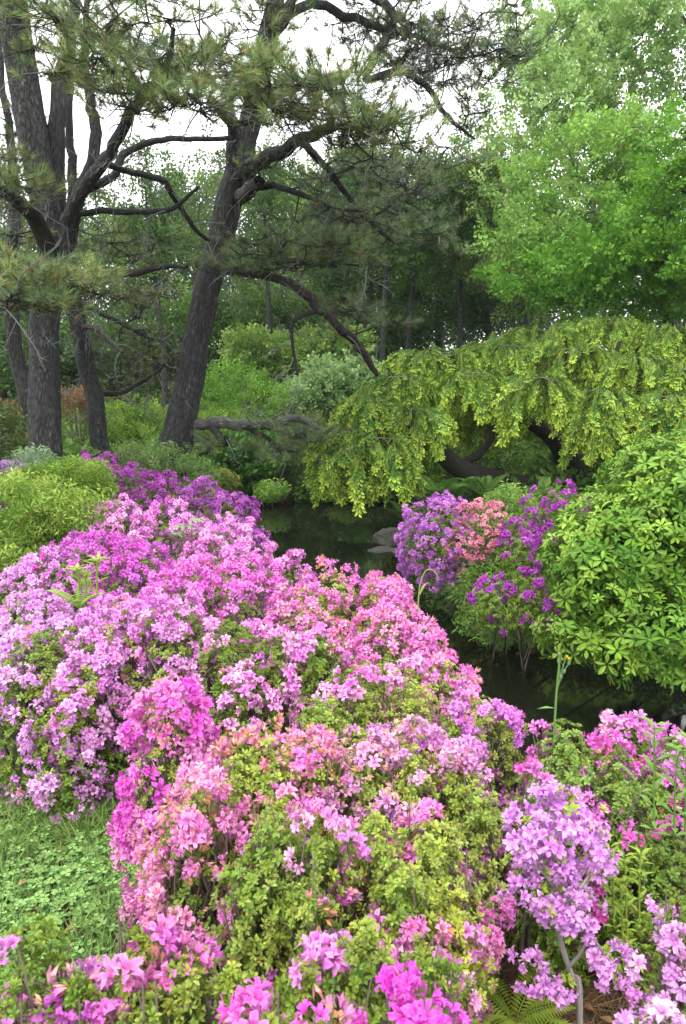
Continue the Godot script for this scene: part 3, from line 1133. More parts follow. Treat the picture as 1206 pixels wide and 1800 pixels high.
	for k in 6200:
		var z := -rnd(4.6, 13.0)
		var x := rnd(0.4, 3.6) if k < 2600 else (rnd(2.0, 9.0) if k % 2 == 0 else -rnd(1.9, 9.0))
		var edge := pond_distance(x, z)
		if edge < 0.03 or x > 0.0 and x < 2.0 and edge > 1.4 or x < 0.0 and z > -6.2:
			continue
		under[k % 3].put(aim(Vector3(rnd(-0.6, 0.6), 1, rnd(-0.6, 0.6)), rnd(0, TAU), rnd(0.1, 0.24), Vector3(x, height(x, z) - 0.02, z)), tint(Color(0.04, 0.1, 0.02).lerp(Color(0.1, 0.18, 0.04), rng.randf()), 0.2))
	var un := Node3D.new()
	un.name = "undergrowth"
	add_child(un)
	tag(un, "low leafy undergrowth covering the ground beyond the pond", "", "", "stuff")
	for k in 3:
		spread_node("foliage", under[k], shapes["sprig%d" % k], un)
	var wood := [Spread.new(), Spread.new(), Spread.new()]
	for k in 15000:
		var z := -rnd(34.0, 42.0)
		var x := rnd(-26.0, 26.0)
		var h := 8.2 + 2.5 * lump.get_noise_1d(x * 6.0) + 1.5 * lump.get_noise_1d(x * 30.0)
		wood[k % 3].put(aim(Vector3(rnd(-0.7, 0.7), 0.8, rnd(-0.7, 0.7)), rnd(0, TAU), rnd(0.5, 0.9), Vector3(x, height(x, z) - 0.5 + h * pow(rng.randf(), 0.8), z)), tint(Color(0.035, 0.085, 0.022).lerp(Color(0.1, 0.17, 0.035), rng.randf()), 0.2))
	var fw := Node3D.new()
	fw.name = "far_woods"
	add_child(fw)
	tag(fw, "far-off woods closing the view behind the garden trees", "", "", "stuff")
	for k in 3:
		spread_node("foliage", wood[k], shapes["sprig%d" % k], fw)

	# fallen petals and leaf scraps on the water and the lawn
	var fallen := Spread.new()
	for k in 420:
		var x := rnd(-1.6, 2.4)
		var z := -rnd(4.2, 11.5)
		if k < 240:
			if pond_distance(x, z) > -0.05 or lump.get_noise_2d(x * 14.0, z * 14.0) < -0.02:
				continue
			fallen.put(Transform3D(Basis(Vector3.UP, rnd(0, TAU)).scaled(Vector3(1, 0.2, 1) * rnd(0.008, 0.02)), Vector3(x, WATER + 0.003, z)), [Color(0.3, 0.2, 0.1), Color(0.55, 0.25, 0.5), Color(0.2, 0.26, 0.08)][k % 3])
		else:
			x = rnd(-1.9, -0.6)
			z = -rnd(2.4, 4.0)
			fallen.put(aim(Vector3(rnd(-0.4, 0.4), 1, rnd(-0.4, 0.4)), rnd(0, TAU), rnd(0.009, 0.016), Vector3(x, height(x, z) + 0.06, z)), [Color(0.7, 0.35, 0.6), Color(0.45, 0.26, 0.12), Color(0.75, 0.45, 0.5)][k % 3])
	tag(spread_node("fallen_petals", fallen, shapes["faded0"], self), "fallen petals and leaf scraps on the pond and the lawn", "", "", "stuff")

	# ---------------------------------------------------------------- background trees
	var BG := "trees beyond the pond"
	var deep := Color(0.024, 0.06, 0.018)
	var mid := Color(0.065, 0.14, 0.032)
	tree("cedar_tree", "dark feathery evergreen standing behind the left end of the hemlock", "tree", Vector3(0.8, 0.3, -21), 0.2, [[650, 500, 21, 85, 90, 1.2], [640, 380, 21, 60, 90, 1.0], [600, 610, 20, 90, 60, 1.2]], "lance", 0.42, deep, mid, 2.4, BG, "grey_bark", 0.4)
	tree("cedar_tree", "slim dark evergreen with bare grey trunk behind the hemlock's crown", "tree", Vector3(2.6, 0.3, -22), 0.17, [[765, 500, 22, 80, 90, 1.2], [770, 370, 22, 65, 90, 1.0]], "lance", 0.42, deep, mid, 2.2, BG, "grey_bark", 0.4)
	tree("cedar_tree", "dark evergreen between the hemlock's top and the maple", "tree", Vector3(3.7, 0.3, -20), 0.17, [[860, 530, 20, 70, 60, 1.2], [840, 400, 21, 50, 90, 1.0], [700, 600, 20, 90, 40, 1.0]], "lance", 0.42, deep, mid, 2.4, BG, "grey_bark", 0.4)
	tree("larch_tree", "light green airy tree seen behind the leaning pine's fork", "tree", Vector3(-1.4, 0.4, -27), 0.15, [[540, 390, 27, 85, 80, 1.3], [600, 320, 27, 55, 60, 1.0], [500, 490, 27, 80, 50, 1.2]], "sprig", 0.5, Color(0.1, 0.19, 0.05), Color(0.2, 0.3, 0.07), 1.4, BG)
	tree("larch_tree", "pale small-leaved tree against the sky between the two big pines", "tree", Vector3(-5.0, 0.4, -27), 0.15, [[330, 440, 27, 70, 60, 1.3], [290, 380, 27, 45, 40, 1.0], [350, 360, 27, 40, 60, 1.0], [230, 440, 27, 70, 50, 1.0]], "sprig", 0.45, Color(0.08, 0.15, 0.05), Color(0.17, 0.26, 0.08), 1.2, BG)
	tree("oak_tree", "dark green broad tree behind the leaning pine's trunk", "tree", Vector3(-3.0, 0.4, -21), 0.2, [[430, 590, 21, 90, 60, 1.4], [520, 570, 22, 80, 60, 1.4], [330, 590, 21, 80, 70, 1.4]], "sprig", 0.42, Color(0.035, 0.085, 0.02), Color(0.11, 0.21, 0.045), 3.2, BG)
	tree("oak_tree", "dark leafy tree filling the gap behind the big pine's trunk at left", "tree", Vector3(-8.0, 0.4, -19), 0.2, [[40, 620, 19, 110, 80, 1.6], [190, 640, 20, 90, 70, 1.4], [-60, 500, 19, 90, 90, 1.6]], "sprig", 0.42, Color(0.035, 0.085, 0.02), Color(0.1, 0.19, 0.045), 3.0, BG)
	tree("maple_tree", "tall pale green maple rising past the top right of the view", "tree", Vector3(7.5, 0.4, -17), 0.28, [[1080, 130, 17, 150, 130, 2.2], [960, 190, 17, 110, 110, 2.0], [1180, 20, 16, 120, 110, 2.0], [1000, 20, 18, 110, 80, 2.0], [930, 320, 17, 80, 90, 1.6]], "broad", 0.3, Color(0.22, 0.36, 0.11), Color(0.42, 0.6, 0.22), 1.4, BG, "lichen_bark")
	tree("maple_tree", "middle green maple between the tall pale maple and the hemlock", "tree", Vector3(6.2, 0.4, -15), 0.2, [[1040, 330, 15, 120, 90, 1.6], [1130, 280, 14.5, 90, 80, 1.5], [960, 420, 15, 90, 60, 1.4]], "broad", 0.27, Color(0.14, 0.28, 0.05), Color(0.28, 0.48, 0.1), 1.9, BG, "lichen_bark")
	tree("maple_tree", "low spreading deep green maple just above the hemlock at right", "tree", Vector3(5.6, 0.4, -13.2), 0.16, [[1090, 470, 13, 130, 55, 1.3], [980, 500, 13, 90, 45, 1.2], [1190, 520, 12.6, 80, 60, 1.2], [1140, 410, 13, 90, 50, 1.2]], "broad", 0.25, Color(0.07, 0.2, 0.022), Color(0.15, 0.34, 0.04), 2.0, BG, "grey_bark", 0.0, 0.45)
	tree("maple_tree", "vivid green maple at the right edge", "tree", Vector3(5.9, 0.4, -11.6), 0.16, [[1190, 350, 11.5, 70, 70, 1.0], [1220, 250, 11.5, 60, 60, 1.0], [1180, 450, 11.5, 60, 40, 0.9]], "broad", 0.22, Color(0.08, 0.22, 0.02), Color(0.19, 0.4, 0.045), 1.9, BG, "grey_bark", 0.0, 0.4)
	tree("birch_tree", "yellow-green tree with hanging sprays left of the maples", "tree", Vector3(4.2, 0.4, -18), 0.14, [[900, 430, 18, 55, 70, 1.1], [870, 330, 18, 50, 60, 1.0], [940, 500, 17.5, 60, 40, 1.0]], "sprig", 0.4, Color(0.11, 0.2, 0.05), Color(0.25, 0.34, 0.09), 1.9, BG, "grey_bark", 0.5)

	# ---------------------------------------------------------------- pines
	for l in [[686, 300, 17.0, "slim grey trunk rising behind the hemlock's left shoulder"], [738, 330, 18.0, "thin straight tree right of the first slim trunk behind the hemlock"], [812, 310, 18.5, "thin straight tree nearest the maples behind the hemlock"], [640, 280, 18.0, "slim tree seen through the leaning pine's lowest limb"], [462, 300, 19.0, "slim tree just right of the leaning pine's trunk"], [255, 330, 17.0, "slim tree between the two big pines"]]:
		var top := at(l[0], l[1], l[2])
		tree("slim_tree", l[3], "tree", Vector3(top.x + rnd(-0.3, 0.3), height(top.x, top.z), top.z), 0.075, [[l[0], l[1], l[2], 34, 60, 0.6], [l[0] + 14, l[1] + 90, l[2], 26, 40, 0.5], [l[0] - 16, l[1] + 150, l[2], 24, 30, 0.4]], "sprig", 0.3, Color(0.04, 0.1, 0.025), Color(0.12, 0.22, 0.05), 2.2, "slim trees beyond the pond", "pine_bark", 0.3, 0.4)
	var cool := Color(0.12, 0.19, 0.1)
	var warm := Color(0.25, 0.35, 0.12)
	var p1 := thing("pine_tree", "big many-stemmed pine with thick grey trunk at the left edge", "pine tree", Vector3(at(78, 815, 8.5).x, 0.3, -8.5))
	var j := limb([[80, 835, 8.5, 65.1], [82, 800, 8.5, 58.1], [80, 740, 8.5, 54.6], [78, 640, 8.5, 51.0], [82, 540, 8.5, 51.0], [95, 460, 8.5, 58.1]], p1, "trunk", mats["pine_bark"], 40, 0.12, 9)
	j.append_array(limb([[95, 470, 8.5, 46.8], [78, 340, 8.5, 46.8], [58, 230, 8.5, 50.4], [38, 120, 8.5, 48.6], [24, 20, 8.4, 45.0], [14, -80, 8.4, 41.4]], p1, "limb", mats["pine_bark"], 28, 0.1, 7))
	j.append_array(limb([[102, 465, 8.6, 34], [99, 330, 8.6, 30], [101, 200, 8.6, 27], [110, 130, 8.7, 24], [126, 60, 8.7, 18], [134, -40, 8.7, 14]], p1, "limb", mats["pine_bark"], 20, 0.08))
	j.append_array(limb([[112, 450, 8.4, 30], [135, 350, 8.3, 24], [155, 300, 8.3, 19], [168, 245, 8.3, 20], [158, 180, 8.3, 17], [150, 120, 8.3, 14], [150, 40, 8.3, 10], [160, -60, 8.3, 5]], p1, "limb", mats["pine_bark"], 16, 0.08))
	j.append_array(limb([[118, 390, 8.2, 26], [150, 330, 8.0, 22], [190, 270, 7.6, 20], [235, 190, 7.0, 17], [268, 150, 6.6, 14], [296, 105, 6.2, 10], [306, 50, 6.0, 6]], p1, "limb", mats["pine_bark"], 14, 0.08))
	j.append_array(limb([[150, 330, 8.1, 15], [200, 312, 8.1, 14], [218, 270, 8.2, 12], [262, 252, 8.3, 11], [330, 244, 8.5, 9], [404, 242, 8.7, 8]], p1, "limb", mats["pine_bark"], 10, 0.08))
	j.append_array(limb([[180, 286, 7.8, 13], [216, 300, 7.9, 11], [256, 306, 8.0, 11], [290, 322, 8.1, 11], [306, 348, 8.2, 11], [322, 372, 8.3, 9], [344, 402, 8.4, 8], [366, 422, 8.6, 6]], p1, "limb", mats["pine_bark"], 10, 0.08))
	j.append_array(limb([[125, 374, 8.3, 12], [220, 372, 8.2, 10], [282, 371, 8.1, 9], [312, 360, 8.0, 8], [350, 328, 7.9, 5]], p1, "limb", mats["pine_bark"], 9, 0.08))
	j.append_array(limb([[98, 460, 8.4, 32], [62, 384, 8.1, 28], [22, 350, 7.8, 22], [-10, 330, 7.6, 18]], p1, "limb", mats["dark_bark"], 12, 0.08))
	j.append_array(limb([[100, 480, 8.3, 16], [150, 483, 8.0, 15], [230, 482, 7.8, 13], [290, 470, 7.8, 9], [330, 468, 7.7, 5]], p1, "limb", mats["dark_bark"], 10, 0.08))
	j.append_array(limb([[70, 470, 8.2, 14], [60, 488, 7.2, 12], [40, 505, 6.4, 9], [20, 520, 5.9, 6]], p1, "limb", mats["pine_bark"], 9, 0.08))
	needles(p1, j, [[60, 30, 7.5, 90, 50, 0.6, 14], [180, 40, 6.9, 110, 50, 0.6, 19], [250, 140, 6.4, 90, 60, 0.4, 18], [330, 170, 6.2, 70, 40, 0.3, 9], [160, 110, 6.9, 90, 50, 0.4, 12], [305, 25, 6.0, 25, 20, 0.15, 2], [80, 490, 6.6, 80, 30, 0.4, 13], [30, 530, 6.2, 50, 35, 0.3, 8], [110, 520, 6.6, 40, 25, 0.3, 4], [50, 345, 7.4, 50, 30, 0.3, 4], [10, 300, 7.4, 30, 40, 0.3, 3], [10, 420, 8.4, 30, 30, 0.4, 3], [350, 60, 6.8, 60, 40, 0.4, 5]], cool, warm, "pine_bark", 0.15, false, 0.55)
	dead_twigs(p1, j, 150, 0.5)
	var p2 := thing("pine_tree", "slim dark pine trunk just right of the big many-stemmed pine", "pine tree", Vector3(at(180, 800, 9.2).x, 0.3, -9.2))
	j = limb([[184, 825, 9.2, 37.0], [178, 790, 9.2, 32.6], [166, 700, 9.2, 29.9], [150, 630, 9.2, 29.9], [138, 570, 9.2, 29.0], [128, 520, 9.2, 26.4], [122, 440, 9.2, 22.9], [128, 330, 9.2, 15.8], [120, 200, 9.2, 11.4], [128, 60, 9.2, 7.9], [120, -60, 9.2, 4.4]], p2, "trunk", mats["pine_bark"], 28, 0.12, 7)
	j.append_array(limb([[140, 580, 9.2, 10], [165, 575, 9.0, 10], [195, 600, 8.8, 8], [215, 620, 8.7, 5]], p2, "limb", mats["lichen_bark"], 8, 0.08))
	j.append_array(limb([[150, 540, 9.2, 9], [200, 560, 9.3, 8], [250, 590, 9.5, 7], [290, 600, 9.6, 4]], p2, "limb", mats["lichen_bark"], 8, 0.08))
	j.append_array(limb([[165, 690, 9.2, 10], [210, 690, 9.4, 9], [270, 660, 9.6, 6], [290, 640, 9.7, 4]], p2, "limb", mats["dark_bark"], 8, 0.08))
	needles(p2, j, [[220, 540, 9.4, 80, 40, 0.6, 14], [250, 610, 9.8, 70, 40, 0.6, 12], [200, 430, 9.6, 80, 40, 0.6, 10], [230, 680, 10, 60, 40, 0.5, 6]], Color(0.08, 0.12, 0.06), Color(0.17, 0.19, 0.075), "pine_bark", 0.12, true, 0.25)
	dead_twigs(p2, j, 110, 0.5)
	var p3 := thing("pine_tree", "pine leaning behind the big trunk at the far left", "pine tree", Vector3(at(60, 760, 9.6).x, 0.3, -9.6))
	j = limb([[62, 790, 9.6, 29.9], [48, 700, 9.6, 28.6], [34, 640, 9.6, 27.2], [22, 570, 9.6, 24.5], [20, 450, 9.6, 20.4], [28, 330, 9.7, 16.3], [10, 200, 9.7, 12.2], [-5, 60, 9.7, 9.5], [0, -80, 9.7, 5.4]], p3, "trunk", mats["pine_bark"], 24, 0.12, 7)
	needles(p3, j, [[10, 480, 9.6, 50, 50, 0.6, 7], [20, 250, 9.7, 60, 60, 0.6, 10], [60, 420, 9.9, 60, 40, 0.5, 6]], cool, Color(0.16, 0.19, 0.08), "pine_bark", 0.12, true, 0.3)
	dead_twigs(p3, j, 60, 0.5)

	var p4 := thing("pine_tree", "tall leaning pine with dark furrowed trunk in the middle", "pine tree", Vector3(at(305, 800, 9).x, 0.3, -9))
	j = limb([[292, 822, 9, 81.4], [306, 790, 9, 62.2], [318, 740, 9, 53.3], [332, 680, 9, 50.3], [348, 590, 9, 45.9], [368, 500, 9, 42.9], [386, 430, 9, 41.4], [402, 360, 9, 42.9], [416, 310, 9, 44.4], [432, 240, 9, 35.5], [452, 160, 9, 31.1], [468, 80, 9, 29.6], [484, 10, 9, 28.1], [498, -80, 9, 25.2]], p4, "trunk", mats["pine_bark"], 44, 0.14, 9)
	j.append_array(limb([[424, 305, 8.9, 28.9], [452, 288, 8.6, 27.2], [490, 268, 8.2, 22.1], [528, 245, 7.8, 19.6], [566, 234, 7.4, 17.0], [600, 222, 7.0, 10.2], [640, 215, 6.8, 6.0]], p4, "limb", mats["pine_bark"], 16, 0.1))
	j.append_array(limb([[416, 330, 9, 30], [410, 270, 8.9, 26], [412, 225, 8.8, 22], [396, 195, 8.6, 16], [372, 172, 8.2, 9]], p4, "limb", mats["pine_bark"], 14, 0.1))
	j.append_array(limb([[472, 70, 9, 24], [492, 40, 9, 18], [505, 15, 9, 16], [530, -40, 9, 12]], p4, "limb", mats["pine_bark"], 12, 0.08))
	j.append_array(limb([[420, 350, 9, 26], [440, 335, 8.6, 24], [456, 318, 8.4, 18]], p4, "limb", mats["lichen_bark"], 12, 0.1))
	j.append_array(limb([[440, 330, 8.7, 12], [490, 330, 8.4, 11], [535, 342, 8.2, 9], [575, 362, 8, 7], [640, 372, 7.9, 4]], p4, "limb", mats["pine_bark"], 8, 0.08))
	j.append_array(limb([[528, 250, 7.9, 14], [560, 280, 8.0, 12], [600, 330, 8.2, 10], [650, 390, 8.4, 8], [700, 430, 8.6, 5]], p4, "limb", mats["pine_bark"], 8, 0.08))
	j.append_array(limb([[386, 470, 8.9, 14], [430, 478, 8.5, 13], [500, 493, 8.2, 15], [540, 520, 8.1, 17], [560, 550, 8.1, 16], [600, 585, 8.2, 15], [640, 620, 8.4, 13], [664, 660, 8.5, 8]], p4, "limb", mats["dark_bark"], 12, 0.1))
	j.append_array(limb([[556, 548, 8.1, 10], [520, 562, 8.0, 9], [514, 600, 8.0, 6], [524, 660, 8.0, 4]], p4, "limb", mats["dark_bark"], 8, 0.1))
	j.append_array(limb([[330, 746, 9, 24], [370, 744, 8.9, 21], [430, 749, 8.7, 19], [480, 747, 8.6, 16], [500, 738, 8.6, 15], [530, 740, 8.6, 12], [565, 758, 8.6, 7]], p4, "limb", mats["lichen_bark"], 14, 0.12))
	j.append_array(limb([[366, 748, 8.9, 14], [384, 765, 8.7, 12], [402, 780, 8.6, 9], [396, 768, 8.5, 6]], p4, "limb", mats["dark_bark"], 8, 0.1))
	j.append_array(limb([[430, 752, 8.7, 8], [470, 770, 8.6, 7], [510, 795, 8.6, 4]], p4, "limb", mats["dark_bark"], 8, 0.1))
	j.append_array(limb([[385, 765, 8.8, 9], [372, 790, 8.7, 8], [350, 800, 8.7, 6]], p4, "limb", mats["dark_bark"], 8, 0.1))
	j.append_array(limb([[490, 30, 9, 16], [560, 10, 9.3, 15], [610, 30, 9.5, 14], [660, 46, 9.6, 13], [720, 60, 9.8, 8], [800, 90, 10, 4]], p4, "limb", mats["pine_bark"], 9, 0.08))
	j.append_array(limb([[500, -20, 9, 20], [600, -30, 9.3, 18], [690, 20, 9.4, 14], [665, 90, 9.4, 14], [640, 140, 9.4, 12], [690, 126, 9.5, 12], [745, 142, 9.6, 11], [775, 190, 9.7, 8], [835, 245, 9.8, 4]], p4, "limb", mats["pine_bark"], 9, 0.08))
	needles(p4, j, [[430, 160, 7.6, 70, 50, 0.4, 14], [510, 170, 7.2, 80, 60, 0.4, 20], [590, 190, 6.9, 80, 60, 0.4, 19], [650, 240, 6.8, 70, 50, 0.4, 13], [480, 20, 8.8, 60, 30, 0.5, 6], [420, 110, 7.6, 50, 40, 0.4, 6], [420, 300, 8.4, 20, 15, 0.2, 2]], cool, warm, "pine_bark", 0.15, false, 0.6)
	needles(p4, j, [[690, 40, 9.6, 100, 60, 0.7, 32], [780, 80, 9.8, 110, 60, 0.7, 42], [870, 90, 10, 70, 60, 0.7, 22], [740, 120, 9.6, 70, 30, 0.6, 8], [800, 190, 9.8, 70, 40, 0.5, 9], [620, 310, 8.2, 90, 40, 0.6, 13], [700, 330, 8.4, 90, 60, 0.6, 16], [760, 290, 8.8, 70, 40, 0.6, 8], [600, 380, 8.3, 90, 40, 0.5, 11], [730, 410, 8.6, 80, 40, 0.6, 9]], Color(0.11, 0.175, 0.11), Color(0.19, 0.26, 0.14), "pine_bark", 0.13, true, 0.3)
	needles(p4, j, [[500, 440, 8.2, 90, 30, 0.4, 15], [590, 450, 8.0, 80, 30, 0.4, 13], [430, 470, 8.3, 60, 20, 0.3, 7], [630, 560, 8.3, 50, 50, 0.4, 8], [520, 760, 8.6, 60, 20, 0.4, 8], [400, 785, 8.6, 40, 15, 0.3, 3], [500, 785, 8.6, 40, 15, 0.3, 4]], cool, Color(0.13, 0.19, 0.075), "pine_bark", 0.13, false, 0.55)
	dead_twigs(p4, j, 330, 0.5)

	# ---------------------------------------------------------------- weeping hemlock
	var hem := thing("weeping_hemlock", "wide low weeping hemlock with yellow-green drooping sprays over the pond", "weeping tree", Vector3(at(930, 865, 10.2).x, 0.1, -10.2))
	limb([[960, 900, 10.2, 60], [925, 868, 10.2, 54], [880, 850, 10.1, 46], [840, 838, 10.0, 40], [806, 822, 9.9, 36], [776, 796, 9.9, 32], [752, 770, 9.9, 26], [735, 730, 9.9, 16], [700, 700, 9.8, 9]], hem, "trunk", mats["dark_bark"], 20, 0.12, 6)
	limb([[1020, 880, 10.6, 50], [1004, 825, 10.6, 48], [985, 780, 10.5, 42], [950, 750, 10.4, 30], [910, 735, 10.3, 18], [880, 700, 10.3, 9]], hem, "trunk", mats["dark_bark"], 20, 0.12, 6)
	limb([[800, 818, 9.95, 18], [850, 790, 10.1, 14], [868, 740, 10.2, 10], [860, 690, 10.2, 6]], hem, "limb", mats["dark_bark"], 10, 0.1)
	limb([[1000, 800, 10.5, 22], [1040, 730, 10.6, 18], [1070, 660, 10.7, 12], [1090, 600, 10.8, 6]], hem, "limb", mats["dark_bark"], 10, 0.1)
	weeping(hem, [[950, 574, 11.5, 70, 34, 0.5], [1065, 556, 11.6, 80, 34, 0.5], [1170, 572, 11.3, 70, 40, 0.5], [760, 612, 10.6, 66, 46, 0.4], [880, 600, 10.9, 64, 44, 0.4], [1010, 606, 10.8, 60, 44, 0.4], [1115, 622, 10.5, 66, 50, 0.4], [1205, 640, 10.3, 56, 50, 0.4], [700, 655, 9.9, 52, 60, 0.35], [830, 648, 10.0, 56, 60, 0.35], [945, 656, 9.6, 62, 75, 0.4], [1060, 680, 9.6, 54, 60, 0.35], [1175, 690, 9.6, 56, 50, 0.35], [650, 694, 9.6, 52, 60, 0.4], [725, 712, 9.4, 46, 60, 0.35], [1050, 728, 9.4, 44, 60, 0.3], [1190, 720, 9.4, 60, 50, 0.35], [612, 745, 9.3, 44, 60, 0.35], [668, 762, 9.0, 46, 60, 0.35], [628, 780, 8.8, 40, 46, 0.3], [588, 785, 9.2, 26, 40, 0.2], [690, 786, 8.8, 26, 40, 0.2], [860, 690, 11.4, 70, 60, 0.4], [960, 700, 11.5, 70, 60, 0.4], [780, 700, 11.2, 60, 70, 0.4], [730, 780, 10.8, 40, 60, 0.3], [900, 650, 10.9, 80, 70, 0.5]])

	# ---------------------------------------------------------------- shrubs of the far bank and beneath the pines
	shrub("round_shrub", "dense rounded bright green shrub right behind the leaning pine", "shrub", [[415, 715, 14.5, 75, 50, 0.9], [350, 720, 14.8, 40, 40, 0.7]], "sprig", 0.2, Color(0.075, 0.19, 0.025), Color(0.2, 0.37, 0.05), 120)
	shrub("low_shrub", "low yellow-green shrub in front of the rounded bright shrub", "shrub", [[375, 745, 13.6, 50, 16, 0.4]], "sprig", 0.16, Color(0.15, 0.26, 0.035), Color(0.27, 0.42, 0.07), 170)
	tree("japanese_maple", "yellow-green layered maple behind the rounded bright shrub", "tree", Vector3(at(520, 700, 17).x, 0.3, -17), 0.08, [[470, 620, 17, 65, 30, 0.8], [540, 640, 17, 70, 35, 0.8], [600, 610, 17.2, 50, 25, 0.7], [480, 670, 16.8, 60, 30, 0.7]], "broad", 0.24, Color(0.08, 0.17, 0.035), Color(0.23, 0.34, 0.075), 3.0, "", "grey_bark", 0.1, 0.35)
	tree("dogwood_tree", "pale green dogwood in flat layers left of the hemlock", "tree", Vector3(at(590, 760, 15).x, 0.2, -15), 0.07, [[575, 690, 15, 65, 16, 0.7], [610, 660, 15.2, 55, 14, 0.6], [540, 715, 14.8, 40, 12, 0.5], [620, 720, 14.8, 40, 18, 0.5]], "broad", 0.22, Color(0.13, 0.25, 0.08), Color(0.27, 0.4, 0.16), 4.5, "", "grey_bark", -0.1, 0.3)
	shrub("large_leaved_shrub", "dark shrub with large leaves above the far shore", "shrub", [[420, 815, 12.9, 65, 45, 0.5], [400, 860, 12.8, 45, 35, 0.4]], "broad", 0.3, Color(0.045, 0.12, 0.022), Color(0.11, 0.24, 0.045), 75)
	shrub("fine_leaved_shrub", "loose olive shrub on the far shore beside the drooping hemlock tips", "shrub", [[525, 825, 13, 55, 45, 0.5], [540, 780, 13.2, 45, 40, 0.5]], "sprig", 0.2, Color(0.055, 0.11, 0.03), Color(0.14, 0.2, 0.055), 70)
	shrub("waterside_shrub", "dark green shrub at the water's edge under the hemlock", "shrub", [[570, 858, 12.9, 45, 25, 0.4], [660, 850, 12.9, 70, 30, 0.5]], "broad", 0.2, Color(0.05, 0.13, 0.03), Color(0.1, 0.22, 0.05), 110)
	shrub("yellowish_shrub", "yellow-green shrub between the slim pine and the leaning pine", "shrub", [[215, 745, 12, 55, 40, 0.6], [262, 765, 12, 40, 40, 0.5], [230, 790, 11.5, 60, 30, 0.5]], "sprig", 0.19, Color(0.1, 0.2, 0.03), Color(0.24, 0.38, 0.06), 120)  # yellow-green is the leaf colour itself
	shrub("rhododendron", "dark large-leaved rhododendron at the left edge by the pine trunk", "shrub", [[10, 780, 9, 45, 45, 0.5], [-30, 760, 9.2, 50, 50, 0.5]], "lance", 0.2, Color(0.06, 0.1, 0.03), Color(0.14, 0.19, 0.06), 90)
	shrub("russet_shrub", "russet-leaved shrub behind the big pine trunk", "shrub", [[25, 738, 10.6, 45, 18, 0.4], [130, 715, 11.5, 30, 20, 0.4]], "sprig", 0.18, Color(0.12, 0.075, 0.035), Color(0.22, 0.13, 0.06), 120)
	shrub("feathery_shrub", "feathery green low shrub at the foot of the leaning pine", "shrub", [[285, 812, 8.2, 45, 16, 0.3], [240, 805, 8.4, 36, 18, 0.3], [345, 830, 8.2, 40, 14, 0.3]], "lance", 0.11, Color(0.1, 0.2, 0.05), Color(0.22, 0.33, 0.1), 200)
	shrub("flame_azalea", "small azalea with orange-green tips on the left shore below the pine", "shrub", [[375, 850, 10.2, 40, 26, 0.4]], "whorl", 0.045, Color(0.13, 0.2, 0.035), Color(0.27, 0.3, 0.06), 700)
	shrub("shade_shrub", "light green shrubs seen under the hemlock's arching trunks", "shrub", [[800, 800, 13.5, 80, 40, 0.7], [900, 790, 14, 90, 45, 0.7], [960, 830, 13, 60, 30, 0.6]], "sprig", 0.22, Color(0.08, 0.18, 0.035), Color(0.17, 0.3, 0.07), 100)
	shrub("hosta", "pale blue-green broad-leaved plants beneath the hemlock", "plant", [[800, 858, 11, 50, 12, 0.4]], "broad", 0.2, Color(0.14, 0.26, 0.15), Color(0.22, 0.36, 0.2), 120)
	shrub("reed_clump", "clump of bright green reeds on the far shore", "reeds", [[474, 872, 12.4, 24, 12, 0.15]], "lance", 0.16, Color(0.2, 0.38, 0.07), Color(0.34, 0.54, 0.12), 520, 0, "", 2.5)
	shrub("shore_grass", "bright grass strip on the far shore below the hemlock's tips", "reeds", [[630, 878, 12.6, 60, 10, 0.15]], "lance", 0.14, Color(0.22, 0.4, 0.06), Color(0.36, 0.58, 0.12), 460, 0, "", 2.5)
	rock("flat grey boulder lying in the water off the right shore", at(672, 972, 9.3), Vector3(0.25, 0.06, 0.18))
	rock("small brown stone at the water line right of the flat boulder", at(705, 976, 9.2), Vector3(0.12, 0.08, 0.12))
	rock("mossy boulder on the shore behind the flat grey one", at(690, 950, 9.7), Vector3(0.26, 0.14, 0.22))

	# ---------------------------------------------------------------- right bank
	shrub("leafy_azalea", "large azalea without flowers, covered in fresh green leaf whorls, hanging over the water at right", "azalea", [[1110, 960, 4.7, 150, 130, 0.55], [1180, 860, 4.9, 120, 110, 0.6], [1040, 1020, 4.6, 85, 85, 0.4], [1150, 1110, 4.4, 100, 90, 0.4], [1010, 1120, 4.5, 60, 40, 0.25], [1080, 1145, 4.3, 48, 46, 0.22], [1230, 1000, 4.7, 110, 180, 0.6]], "spoon", 0.06, Color(0.065, 0.165, 0.018), Color(0.2, 0.36, 0.05), 330, 300, "", 0.35, Vector3(2.3, 0.0, -5.5))
	var violet := [Color(0.42, 0.06, 0.5), Color(0.48, 0.1, 0.56), Color(0.35, 0.04, 0.42)]
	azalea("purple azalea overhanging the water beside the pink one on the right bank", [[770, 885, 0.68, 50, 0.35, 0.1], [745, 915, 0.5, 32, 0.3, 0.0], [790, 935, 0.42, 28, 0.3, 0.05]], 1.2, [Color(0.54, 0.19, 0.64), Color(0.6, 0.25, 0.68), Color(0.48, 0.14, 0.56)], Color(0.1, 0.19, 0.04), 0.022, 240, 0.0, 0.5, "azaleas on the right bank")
	azalea("salmon-pink azalea between the purple azaleas on the right bank", [[846, 890, 0.68, 36, 0.25, 0.3], [824, 922, 0.52, 34, 0.25, 0.15]], 1.35, [Color(0.76, 0.27, 0.4), Color(0.8, 0.36, 0.48), Color(0.7, 0.22, 0.38)], Color(0.1, 0.19, 0.04), 0.022, 220, 0.0, 0.6, "azaleas on the right bank")
